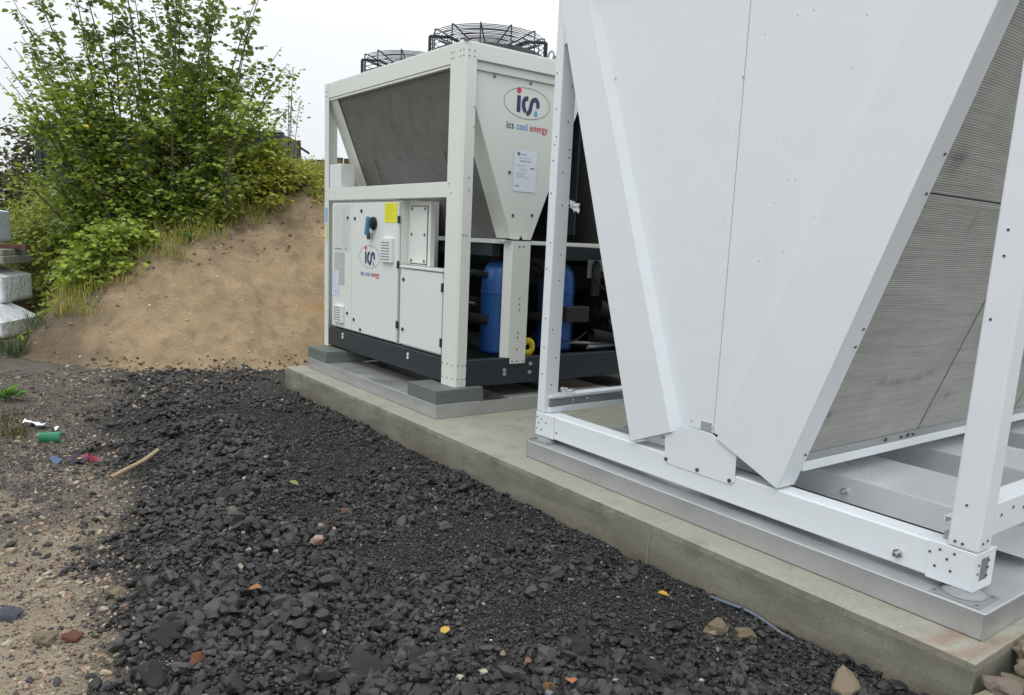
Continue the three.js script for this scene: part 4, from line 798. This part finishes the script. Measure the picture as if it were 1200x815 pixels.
// the tall many-stemmed bush on the bank
{
  const C0 = onGround(new THREE.Vector3(-9.72, 0, -0.02));
  const t = thing('tall_bush', [C0.x, C0.y, C0.z], 'tall green bush of upright leafy shoots on top of the sandy bank', 'bush');
  const leaves = [], wood = [];
  const tone = (p) => { const h = (p.y - C0.y) / 3.4, r = rnd(); let c = mixc(GREEN.dark, GREEN.mid, r); if (rnd() < 0.28) c = mixc(GREEN.mid, GREEN.light, rnd()); if (rnd() < 0.10) c = mixc(GREEN.grey, GREEN.mid, rnd() * 0.6); if (h > 0.55) c = mixc(c, [0.10, 0.13, 0.07], 0.45); const pk = 1 + 0.35 * n3(p.x * 1.6, p.y * 1.6, p.z * 1.6); c = c.map((q) => q * pk); if (rnd() < 0.006) c = GREEN.yellow; else if (rnd() < 0.01) c = [0.30, 0.20, 0.09]; return c; };
  // tips: along the bank (metres from the middle), height over the base, depth
  const tips = [[-2.15, 2.95, 0.1], [-1.72, 3.15, -0.3], [-1.45, 2.75, 0.4], [-1.28, 3.55, 0.1], [-1.05, 3.3, -0.4], [-0.86, 3.6, 0.2], [-0.70, 3.35, 0.5], [-0.52, 3.65, -0.2], [-0.3, 2.9, 0.3], [-0.06, 3.55, 0.0], [0.08, 3.2, 0.4], [0.32, 3.6, -0.2], [0.55, 3.0, 0.3], [0.72, 3.6, 0.1], [0.9, 2.9, -0.3], [1.0, 2.6, 0.3], [1.22, 2.9, 0.0], [1.38, 3.0, -0.2], [1.45, 2.35, 0.2], [1.62, 2.1, -0.1], [-1.95, 2.15, 0.3], [-2.2, 1.75, 0.0], [-1.6, 2.2, -0.4]];
  for (let i = 0; i < 58; i++) { const a = R(-1.95, 1.6); tips.push([a, R(0.9, 2.7) * (1 - 0.14 * Math.abs(a)), R(-1.0, 0.7)]); }
  for (const [a0, h, dp] of tips) {
    const a = a0 * 0.93;
    const base = C0.clone().addScaledVector(RT, a * 0.45 + R(-0.25, 0.25)).addScaledVector(AW, dp * 0.5 + R(-0.15, 0.15)); onGround(base); base.y -= 0.05;
    const tip = C0.clone().addScaledVector(RT, a).addScaledVector(AW, dp); tip.y = C0.y + h;
    const P = curve(base, tip, RT.clone().multiplyScalar(-a * 0.12), h * 0.12), L = base.distanceTo(tip);
    wood.push(stemGeo(P, 0.016 + 0.006 * rnd(), 0.003, 9, 5));
    leafyShoot(leaves, P, Math.round(L * 15), 0.076, tone, 0.25);
    const nt = Math.round(L * 12);
    for (let k = 0; k < nt; k++) {
      const u = 0.06 + 0.8 * rnd() ** 1.6, s = P(u), th = R(0, 6.28), len = R(0.2, 0.62) * (1.1 - 0.6 * u);
      const e = s.clone().add(new THREE.Vector3(Math.cos(th) * len * 0.75, len * R(0.15, 0.9), Math.sin(th) * len * 0.75)), Q = curve(s, e, new THREE.Vector3(0, 0, 0), 0.04);
      if (k % 2 === 0) wood.push(stemGeo(Q, 0.005, 0.002, 3, 4));
      leafyShoot(leaves, Q, Math.round(len * 42), 0.072, tone, 0.1, 0.1);
    }
  }
  part('stem', wood, M.bark, t, null, 'stuff'); foliage(t, leaves, LEAFW);
}
// lower shrubs: mounds of arching leafy stems
function shrub(name, label, cat, at, w, h, dp, n, size, tone, leafN, geo, group) {
  const B = onGround(at.clone()), t = thing(name, [B.x, B.y, B.z], label, cat, group), leaves = [], wood = [];
  for (let i = 0; i < n; i++) {
    const a = R(-1, 1), b = R(-1, 1), f = Math.max(0.1, 1 - 0.55 * (a * a + b * b));
    const base = onGround(B.clone().addScaledVector(RT, a * w * 0.55).addScaledVector(AW, b * dp * 0.55)); base.y -= 0.03;
    const tip = onGround(B.clone().addScaledVector(RT, a * w).addScaledVector(AW, b * dp)); tip.y += h * f * R(0.35, 1.05);
    const P = curve(base, tip, RT.clone().multiplyScalar(-a * 0.2 * w), h * 0.3 * f), L = base.distanceTo(tip);
    if (i % 2 === 0) wood.push(stemGeo(P, 0.006, 0.002, 5, 4));
    leafyShoot(leaves, P, Math.round(L * leafN), size, tone, 0.12, 0.1);
    for (let k = 0; k < 5; k++) { const s = P(R(0.35, 1)), th = R(0, 6.28), len = R(0.1, 0.32); leafyShoot(leaves, curve(s, s.clone().add(new THREE.Vector3(Math.cos(th) * len, len * R(-0.1, 0.7), Math.sin(th) * len)), new THREE.Vector3(), 0.03), Math.round(len * leafN * 1.1), size * 0.9, tone, 0.1, 0.15); }
  }
  part('stem', wood, M.bark, t, null, 'stuff'); foliage(t, leaves, geo || LEAFW); return t;
}
const at2 = (a, d) => new THREE.Vector3(-9.2, 0, 0.0).addScaledVector(RT, a).addScaledVector(AW, d);
const toneOf = (a, b, extra, pe = 0) => () => { const v = R(0.7, 1.25); let c = mixc(a, b, rnd()).map((q) => q * v); if (extra && rnd() < pe) c = extra; return c; };
shrub('bramble_bush', 'broad mid green bramble spilling down the left end of the bank', 'bramble', at2(-0.95, 0.35), 0.95, 1.05, 0.6, 130, 0.078, toneOf(GREEN.mid, GREEN.light, GREEN.grey, 0.08), 30, LEAFW);
shrub('bramble_bush', 'dark green bramble at the foot of the tall bush, just above the sand', 'bramble', at2(-0.15, 0.2), 0.8, 0.85, 0.45, 110, 0.08, toneOf(GREEN.dark, GREEN.mid, GREEN.light, 0.2), 30, LEAFW);
shrub('yellowing_shrub', 'yellow green shrub with a few bright yellow leaves right of the tall bush', 'shrub', at2(0.62, 0.75), 0.55, 1.0, 0.45, 105, 0.07, toneOf(GREEN.olive, GREEN.light, GREEN.yellow, 0.07), 30, LEAF);
shrub('olive_shrub', 'low olive shrub with reddish stems at the right end of the green bank', 'shrub', at2(1.15, 1.05), 0.42, 0.36, 0.4, 45, 0.05, toneOf(GREEN.olive, GREEN.light, GREEN.red, 0.08), 28, LEAF);
shrub('grey_green_shrub', 'grey green shrub leaning over the white wrapped bundles', 'shrub', at2(-1.7, 0.75), 0.95, 1.45, 0.6, 150, 0.07, toneOf(GREEN.mid, GREEN.olive, GREEN.grey, 0.25), 30, LEAF);
shrub('leafy_bush', 'pale olive bush at the far left edge behind the wrapped bundles', 'bush', at2(-2.7, 1.5), 1.0, 1.25, 0.6, 130, 0.065, toneOf(GREEN.olive, GREEN.mid, GREEN.straw, 0.12), 28, LEAF);
shrub('bramble_bush', 'low bright green bramble hanging over the left edge of the sand', 'bramble', new THREE.Vector3(-8.72, 0, 0.98), 0.5, 0.55, 0.4, 75, 0.075, toneOf(GREEN.mid, GREEN.light, GREEN.dark, 0.2), 30, LEAFW);
// sprays of thin shoots at the far left and a sapling at the right
function sapling(name, label, a, d, h, n, spread, size, tone) {
  const B = onGround(at2(a, d)), t = thing(name, [B.x, B.y, B.z], label, 'sapling'), leaves = [], wood = [];
  for (let i = 0; i < n; i++) { const tip = B.clone().addScaledVector(RT, R(-1, 1) * spread).addScaledVector(AW, R(-0.5, 0.5) * spread); tip.y += h * R(0.72, 1.05); const P = curve(B.clone().addScaledVector(RT, R(-0.05, 0.05)), tip, new THREE.Vector3(), h * 0.1); wood.push(stemGeo(P, 0.008, 0.002, 7, 4)); leafyShoot(leaves, P, Math.round(h * 13), size, tone, 0.35);
    for (let k = 0; k < 5; k++) { const s = P(R(0.4, 0.95)), th = R(0, 6.28), len = R(0.12, 0.3); leafyShoot(leaves, curve(s, s.clone().add(new THREE.Vector3(Math.cos(th) * len, len * 0.6, Math.sin(th) * len)), new THREE.Vector3(), 0.02), 5, size * 0.9, tone, 0.2); } }
  part('stem', wood, M.bark, t, null, 'stuff'); foliage(t, leaves, LEAF); return t;
}
sapling('sapling', 'thin sparse sapling standing between the tall bush and the chiller', 1.0, 1.0, 1.55, 4, 0.22, 0.055, toneOf(GREEN.dark, GREEN.mid));
sapling('sapling', 'sparse sapling at the left edge of the picture, left of the tall bush', -2.45, 0.9, 1.75, 4, 0.3, 0.06, toneOf(GREEN.mid, GREEN.light));
// small weeds on the ground
function weed(label, x, z, n, s, tone) {
  const y = height(x, z), t = thing('weed', [x, y, z], label, 'weed'), leaves = [];
  for (let i = 0; i < n; i++) { const th = R(0, 6.28), r = R(0.0, s), up = R(0.02, s * 0.7); leaves.push({ p: [x + Math.cos(th) * r * 0.5, y + up * 0.5, z + Math.sin(th) * r * 0.5], d: [Math.cos(th), R(0.15, 0.9), Math.sin(th)], n: [R(-0.3, 0.3), 1, R(-0.3, 0.3)], s: s * R(0.35, 0.75), c: tone() }); }
  part('stem', [0, 1, 2].map((i) => bar([x, y, z], [x + R(-0.05, 0.05), y + s * 0.6, z + R(-0.05, 0.05)], 0.004, 5)), std([0.08, 0.13, 0.03], 0.8), t, null, 'stuff'); foliage(t, leaves, LEAF, 'leaf');
}
const lime = toneOf([0.10, 0.22, 0.03], [0.16, 0.30, 0.045]);
weed('bright green broad-leaved weed on the soil at the left edge of the picture', -5.92, 2.07, 26, 0.16, lime);
weed('bright green weed growing by the end of the lower wrapped bundle', -8.72, 1.60, 34, 0.20, lime);
weed('single light green weed at the brink of the bare sand', -8.62, 0.06, 18, 0.13, lime);
// grass on the bank top and its left end
{
  const list = [], B = onGround(at2(0, 0));
  const t = thing('grass', [B.x, B.y, B.z], 'rough olive and straw coloured grass along the top of the bank', 'grass'); t.userData.kind = 'stuff';
  const tuft = (x, z, n, h, tone) => { const y = height(x, z); for (let i = 0; i < n; i++) { const th = R(0, 6.28), l = R(0.1, 0.9); list.push({ p: [x + R(-0.07, 0.07), y - 0.01, z + R(-0.07, 0.07)], d: [Math.cos(th) * l, 1, Math.sin(th) * l], n: [Math.cos(th), -0.2, Math.sin(th)], s: 0.03, k: h * R(0.6, 1.3) / 0.03, c: tone() }); } };
  const tg = () => mixc(rnd() < 0.6 ? GREEN.olive : GREEN.mid, GREEN.straw, rnd() ** 1.3).map((q) => q * R(0.7, 1.1));
  let made = 0;
  for (let i = 0; i < 14000 && made < 2500; i++) {
    const z = R(-3.2, 2.4), x = R(-13.5, -7.2), d = toe(z) - x, h = crest(z), up = 0.75 * d / h + 0.14 * n2(x * 2, z * 2);
    const left = sstep(1.0, 1.45, z + 0.15 * n2(x * 2.5, z * 2.5)); if (up < 0.98 && !(left > 0.5 && d > 0.6 && rnd() < 0.3)) continue;
    if (rnd() < 0.25 || (x > -10.3 && z > 1.45)) continue; tuft(x, z, 11, R(0.10, 0.30) * (up < 1.15 ? 0.75 : 1), tg); made++;
  }
  for (let i = 0; i < 34; i++) { const z = R(1.2, 1.6), x = R(-8.8, -8.1); tuft(x, z, 10, R(0.08, 0.18), tg); }
  for (let i = 0; i < 22; i++) tuft(R(-8.6, -7.9), R(1.6, 1.95), 12, 0.2, toneOf([0.07, 0.11, 0.05], [0.12, 0.16, 0.08]));
  for (let i = 0; i < 14; i++) tuft(R(-5.3, -4.6), R(2.02, 2.2), 9, 0.07, toneOf([0.09, 0.10, 0.03], [0.14, 0.13, 0.05]));
  foliage(t, list, LEAFN, 'blade', M.grass);
}
// hedge far off at the left
shrub('distant_hedge', 'hazy olive hedge in the distance at the left edge', 'hedge', new THREE.Vector3(-17, 0, 1.1), 2.4, 2.5, 1.2, 200, 0.14, toneOf([0.10, 0.115, 0.05], [0.15, 0.15, 0.07]), 12, LEAF);

// ---------------------------------------------------------------- things beyond and beside the bank
{
  const B = onGround(new THREE.Vector3(-14.52, 0, -0.98));
  const t = thing('storage_container', [B.x, B.y, B.z], 'dark green storage container half hidden behind the tall bush', 'container');
  const L = 4.4, H = 1.36, D = 1.1, local = (g) => { g.rotateY(Math.atan2(0.8045, 0.594)); g.translate(B.x, B.y, B.z); return g; };
  part('body', local(box(-L / 2, L / 2, 0, H, -D, -0.04, 0.01)), M.container, t);
  const ribs = []; for (let x = -L / 2 + 0.12; x < L / 2 - 0.1; x += 0.24) ribs.push(local(box(x, x + 0.12, 0.12, H - 0.1, -0.05, 0, 0.012)));
  part('side_rib', ribs, M.container, t, null, 'stuff');
  part('roof_rail', local(box(-L / 2 - 0.02, L / 2 + 0.02, H - 0.09, H + 0.03, -0.08, 0.03, 0.01)), M.container, t);
  for (const x of [-L / 2, L / 2 - 0.1]) part('corner_post', local(box(x - 0.01, x + 0.11, 0, H + 0.02, -0.08, 0.02, 0.01)), M.container, t);
}
{
  const A = new THREE.Vector3(-12.2, 0, -2.45), B = onGround(A.clone());
  const t = thing('timber_fence', [B.x, B.y, B.z], 'dark weathered board fence beyond the grass, left of the cream chiller', 'fence');
  for (let i = 0; i < 12; i++) { const p = onGround(A.clone().addScaledVector(RT, 0.4 + i * 0.155)), h = 0.46 + R(-0.03, 0.04); const g = box(-0.07, 0.07, 0, h, -0.012, 0.012, 0.003); g.rotateY(Math.atan2(0.8045, 0.594) + R(-0.03, 0.03)); g.translate(p.x, p.y - 0.05, p.z); part('board', g, M.fence, t); }
  const P0 = onGround(A.clone().addScaledVector(RT, 0.35)), P1 = onGround(A.clone().addScaledVector(RT, 2.2)); part('rail', bar([P0.x - 0.03, P0.y + 0.30, P0.z - 0.03], [P1.x - 0.03, P1.y + 0.30, P1.z - 0.03], 0.025, 6), M.fence, t);
  const p = onGround(A.clone().addScaledVector(RT, 0.2)), Q = thing('steel_post', [p.x, p.y, p.z], 'rusty steel post with a short arm at the left end of the fence', 'post');
  part('upright', bar([p.x, p.y - 0.1, p.z], [p.x, p.y + 0.66, p.z], 0.035, 8), M.fence, Q); part('arm', bar([p.x, p.y + 0.56, p.z], [p.x + 0.1, p.y + 0.46, p.z - 0.14], 0.02, 8), M.fence, Q);
}
// wrapped bundles and pallets at the left
{
  const turn = Math.atan2(0.8045, 0.594) + 0.12, C0 = new THREE.Vector3(-9.05, 0, 1.72);
  const place = (g, a, y, d) => { g.rotateY(turn); const p = C0.clone().addScaledVector(RT, a).addScaledVector(AW, d); g.translate(p.x, y, p.z); return g; };
  const wrapped = (L, H, D, slope, seed) => {
    const g = new RoundedBoxGeometry(L, H, D, 6, 0.05), p = g.attributes.position;
    const big = new THREE.BoxGeometry(L, H, D, 40, 14, 24), q = big.attributes.position;
    for (let i = 0; i < q.count; i++) { let x = q.getX(i), y = q.getY(i), z = q.getZ(i); const u = x / L + 0.5, w = y / H + 0.5;
      if (u > 0.72) y -= (w) * (u - 0.72) / 0.28 * slope * H; const e = 0.008 * n3(x * 4 + seed, y * 6, z * 4) + 0.004 * Math.abs(n3(x * 12, y * 16 + seed, z * 12)); x += e; y += e * 0.8; z += e;
      const cx = Math.max(-L / 2 + 0.05, Math.min(L / 2 - 0.05, x)), cy = Math.max(-H / 2 + 0.05, Math.min(H / 2 - 0.05, y)), cz = Math.max(-D / 2 + 0.05, Math.min(D / 2 - 0.05, z)), dv = new THREE.Vector3(x - cx, y - cy, z - cz); if (dv.length() > 0.05) { dv.setLength(0.05); x = cx + dv.x; y = cy + dv.y; z = cz + dv.z; } q.setXYZ(i, x, y, z); }
    big.computeVertexNormals(); big.translate(-L / 2, H / 2, 0); return uvBox(big);
  };
  const y0 = GY - 0.005;
  const pal = thing('timber_pallet', [C0.x, y0, C0.z], 'worn timber pallet under the lower white wrapped bundle', 'pallet');
  for (let i = 0; i < 4; i++) part('board', place(box(-1.5, 0.12, 0.085, 0.108, -0.36 + i * 0.2, -0.2 + i * 0.2, 0.003), 0, y0, 0), M.timber, pal);
  for (let i = 0; i < 3; i++) part('bearer', place(box(-1.5 + i * 0.74, -1.38 + i * 0.74 + (i === 2 ? 0.1 : 0), 0, 0.084, -0.36, 0.4, 0.004), 0, y0, 0), M.timber, pal);
  solo('wrapped_bundle', place(wrapped(1.6, 0.40, 0.8, 0.55, 3), 0.0, y0 + 0.109, 0.02), M.wrap, 'lower white film-wrapped bundle on the pallet, with a sloping end', 'bundle');
  solo('wrapped_bundle', place(wrapped(1.6, 0.42, 0.7, 0.3, 9), -0.30, y0 + 0.43, 0.5), M.wrap, 'upper white film-wrapped bundle behind and above the one on the pallet', 'bundle');
  solo('stone_slab', [place(box(-1.5, 0.08, 0, 0.09, -0.3, 0.35, 0.012), -0.42, y0 + 0.86, 0.6), place(box(-1.46, 0.05, 0.092, 0.16, -0.28, 0.3, 0.012), -0.42, y0 + 0.86, 0.6)], M.greyTimber, 'weathered grey boards stacked on the upper white bundle', 'boards');
  solo('rusty_beam', [place(box(-1.5, 0.16, 0, 0.05, -0.12, -0.02, 0.004), -0.40, y0 + 1.022, 0.55)], M.rust, 'rusty brown beam lying across the grey boards', 'beam');
  solo('wrapped_bundle', place(wrapped(1.3, 0.40, 0.6, 0.1, 15), -0.60, y0 + 1.075, 0.7), M.wrapBlue, 'bluish wrapped bundle on top of the stack at the picture edge', 'bundle');
}

// ---------------------------------------------------------------- rubble beside the pad and odd stones, leaves and litter
const rubbleGeos = [31, 32, 33, 34, 35, 36].map((s) => stoneGeo(s, 0.78, 2, 0.34));
const lumpGeos = [41, 42, 43, 44].map((s) => stoneGeo(s, 0.55, 3, 0.4));
function stone(name, label, cat, x, z, s, c, group, sink = 0.25, geo) {
  const m = new THREE.Mesh(geo || rubbleGeos[Math.floor(rnd() * 6)], std(c, c[0] < 0.06 ? 0.6 : 0.88, { bumpMap: T.rockBump, bumpScale: 0.012 })); m.name = numbered(name); m.castShadow = m.receiveShadow = true;
  m.position.set(x, height(x, z) + s * (0.36 - sink), z); m.rotation.set(R(-0.3, 0.3), R(0, 6.28), R(-0.3, 0.3)); m.scale.setScalar(s); scene.add(m); return tag(m, label, cat, group);
}
{
  const tan = [[0.40, 0.33, 0.22], [0.44, 0.38, 0.28], [0.36, 0.28, 0.21], [0.42, 0.34, 0.24], [0.38, 0.30, 0.25]], spots = [];
  for (let k = 0, tries = 0; k < 110 && tries < 12000; tries++) { const z = R(-0.75, 0.10), x = R(0.04, 0.42), s = R(0.045, 0.105); if (spots.some((q) => Math.hypot(q[0] - x, q[1] - z) < (q[2] + s) * 0.30)) continue; spots.push([x, z, s]); k++; }
  for (const [x, z, s] of spots) { const m = stone('rubble_stone', 'angular buff rubble stone piled against the end of the concrete pad', 'stone', x, z, s, tan[Math.floor(rnd() * 5)].map(((f) => (q) => q * f)(R(0.85, 1.15))), 'buff rubble stones piled against the pad end', 0.12); m.position.y += 0.05 * rnd(); }
}
const S = (label, x, z, s, c) => stone('loose_stone', label, 'stone', x, z, s, c[0] < 0.06 ? c : c, undefined, 0.25, c[0] < 0.06 ? lumpGeos[Math.floor(rnd() * 4)] : undefined);
S('large pale buff stone in the asphalt by the pad foot, near the picture bottom', -0.31, 0.15, 0.115, [0.46, 0.36, 0.25]);
S('flat tan stone on the black asphalt near the pad, left of a smaller one', -0.80, 0.20, 0.085, [0.34, 0.27, 0.17]);
S('smaller tan stone on the black asphalt close to the pad edge', -0.695, 0.16, 0.07, [0.33, 0.26, 0.16]);
S('large black asphalt lump at the lower left border of the gravel', -1.69, 1.92, 0.12, [0.028, 0.027, 0.027]);
S('flat dark grey slab lying in the asphalt at the bottom middle', -1.21, 1.43, 0.135, [0.04, 0.038, 0.036]);
S('dark grey lump right of the flat slab at the bottom middle', -1.17, 1.25, 0.105, [0.035, 0.036, 0.038]);
S('dark lump half buried right at the bottom left picture edge', -1.50, 2.0, 0.12, [0.035, 0.034, 0.034]);
S('round pale grey stone on the asphalt in the left middle', -2.62, 1.42, 0.075, [0.24, 0.23, 0.17]);
S('cream stone beside the pale grey one in the left middle of the asphalt', -2.52, 1.22, 0.05, [0.42, 0.38, 0.26]);
S('pale wedge-shaped stone on the asphalt, lower middle', -1.62, 1.57, 0.055, [0.42, 0.36, 0.24]);
S('pinkish stone in the asphalt, upper middle', -2.62, 0.85, 0.05, [0.27, 0.16, 0.13]);
S('grey stone lying in the asphalt near the pad joint', -2.15, 0.55, 0.065, [0.17, 0.165, 0.14]);
S('small grey tan stone by the upper pad, on the asphalt', -3.45, 0.85, 0.06, [0.25, 0.24, 0.19]);
S('light stone on the brown soil at the lower left corner', -1.95, 2.24, 0.07, [0.36, 0.29, 0.2]);
S('blue grey stone on the brown soil at the lower left', -2.15, 2.33, 0.08, [0.15, 0.16, 0.19]);
S('brick red stone on the brown soil at the lower left', -1.9, 2.16, 0.06, [0.28, 0.11, 0.07]);
S('buff stone at the border of the soil and the asphalt', -2.15, 1.98, 0.065, [0.38, 0.31, 0.20]);
S('orange brick fragment among dark lumps at the lower left', -1.50, 1.87, 0.065, [0.27, 0.10, 0.05]);
S('orange stone in the asphalt at the bottom right of the middle', -0.83, 0.98, 0.04, [0.40, 0.20, 0.07]);
S('dark lump standing out at the heaped left edge of the asphalt', -2.05, 1.72, 0.10, [0.033, 0.031, 0.032]);
S('flat black slab on the asphalt heap left of the middle', -2.9, 1.35, 0.11, [0.036, 0.034, 0.035]);
S('dark slab in the asphalt right of the bottom middle', -0.95, 0.75, 0.10, [0.04, 0.038, 0.038]);
S('long dark lump in the lower right of the asphalt', -0.72, 0.62, 0.11, [0.037, 0.036, 0.037]);
// fallen leaves
function fallen(label, x, z, s, c) { const g = leafGeo(0.4); g.rotateX(-1.35); g.rotateY(R(0, 6.28)); g.scale(s, s * 1.4, s); g.translate(x, height(x, z) + 0.026, z); solo('fallen_leaf', g, std(c, 0.7), label, 'leaf'); }
fallen('rust brown fallen leaf on the asphalt near the lower left', -1.82, 1.61, 0.06, [0.26, 0.11, 0.045]);
fallen('yellow fallen leaf on the asphalt by the pad foot', -1.04, 0.19, 0.05, [0.52, 0.28, 0.04]);
fallen('small yellow leaf standing in the asphalt at the bottom middle', -1.25, 1.12, 0.045, [0.48, 0.30, 0.05]);
fallen('orange red fallen leaf at the bottom right of the middle', -0.80, 0.92, 0.05, [0.36, 0.13, 0.05]);
fallen('olive green fallen leaf on the asphalt, centre left', -3.0, 0.95, 0.06, [0.22, 0.20, 0.05]);
// litter on the left
{
  const x = -4.54, z = 1.93, y = height(x, z) + 0.028, t = thing('green_can', [x, y - 0.035, z], 'crushed green can lying on the stony soil', 'can');
  const side = (P) => { const g = lathe(P, 0, 0, 0, 26); g.scale(1, 1, 0.78); g.rotateZ(Math.PI / 2); g.rotateY(0.9); const p = g.attributes.position; for (let i = 0; i < p.count; i++) p.setXYZ(i, p.getX(i), p.getY(i) + 0.014 * n3(p.getX(i) * 22, 2, p.getZ(i) * 22), p.getZ(i)); g.computeVertexNormals(); g.translate(x, y, z); return g; };
  part('can_wall', side([[0.030, -0.064], [0.036, -0.06], [0.038, -0.05], [0.038, 0.052], [0.041, 0.064]]), std([0.025, 0.20, 0.095], 0.4), t); part('can_base', side([[0.001, -0.058], [0.025, -0.058], [0.030, -0.0645]]), M.galv, t);
}
function sheet(name, label, cat, x, z, w, d, turn, c, wob, lift = 0.03) { const g = new THREE.PlaneGeometry(w, d, 14, 8); g.rotateX(-Math.PI / 2); const p = g.attributes.position; const sd = x * 7 + z * 3; for (let i = 0; i < p.count; i++) p.setY(i, wob * n3(p.getX(i) * 14 + sd, 1, p.getZ(i) * 14)); g.rotateY(turn); g.translate(x, height(x, z) + lift, z); g.computeVertexNormals(); return solo(name, g, std(c, 0.6), label, cat); }
sheet('paper_scrap', 'torn strip of white paper behind the green can', 'paper', -4.97, 1.965, 0.16, 0.07, 0.9, [0.74, 0.74, 0.76], 0.03);
sheet('paper_scrap', 'smaller white paper scrap just beside the green can', 'paper', -4.76, 1.87, 0.12, 0.06, 0.2, [0.76, 0.76, 0.76], 0.035);
sheet('wrapper', 'crumpled crimson wrapper on the dark soil in front of the green can', 'wrapper', -4.07, 1.80, 0.11, 0.045, 1.1, [0.32, 0.03, 0.065], 0.035, 0.02);
sheet('wrapper', 'dark wrapper with a yellow strip beside the crimson one', 'wrapper', -4.05, 1.86, 0.13, 0.06, 1.0, [0.05, 0.03, 0.05], 0.025);
sheet('yellow_strip', 'thin yellow strip on the dark wrapper', 'strip', -4.06, 1.88, 0.10, 0.012, 1.0, [0.45, 0.30, 0.06], 0.012, 0.04);
sheet('wrapper', 'small blue scrap left of the dark wrapper', 'wrapper', -4.08, 1.96, 0.06, 0.04, 0.4, [0.07, 0.11, 0.19], 0.02);
{
  const y = (x, z, u) => height(x, z) + u;
  solo('stick', tube([[-3.565, y(-3.565, 1.765, 0.035), 1.765], [-3.62, y(-3.62, 1.67, 0.055), 1.67], [-3.67, y(-3.67, 1.59, 0.06), 1.59], [-3.74, y(-3.74, 1.49, 0.07), 1.49]], 0.012, 7), std([0.34, 0.27, 0.15], 0.85), 'pale broken stick lying on the dark gravel at the left', 'stick');
  const hp = []; for (let i = 0; i <= 6; i++) { const x = lerp(-0.97, -0.46, i / 6); hp.push([x, GY + 0.012 + 0.012 * Math.sin(i * 0.9), 0.022 + 0.006 * Math.sin(i * 2)]); }
  solo('blue_pipe', tube(hp, 0.0065, 8), std([0.11, 0.14, 0.18], 0.45), 'thin blue grey pipe showing along the foot of the pad', 'pipe');
}
renderer.render(scene, camera);
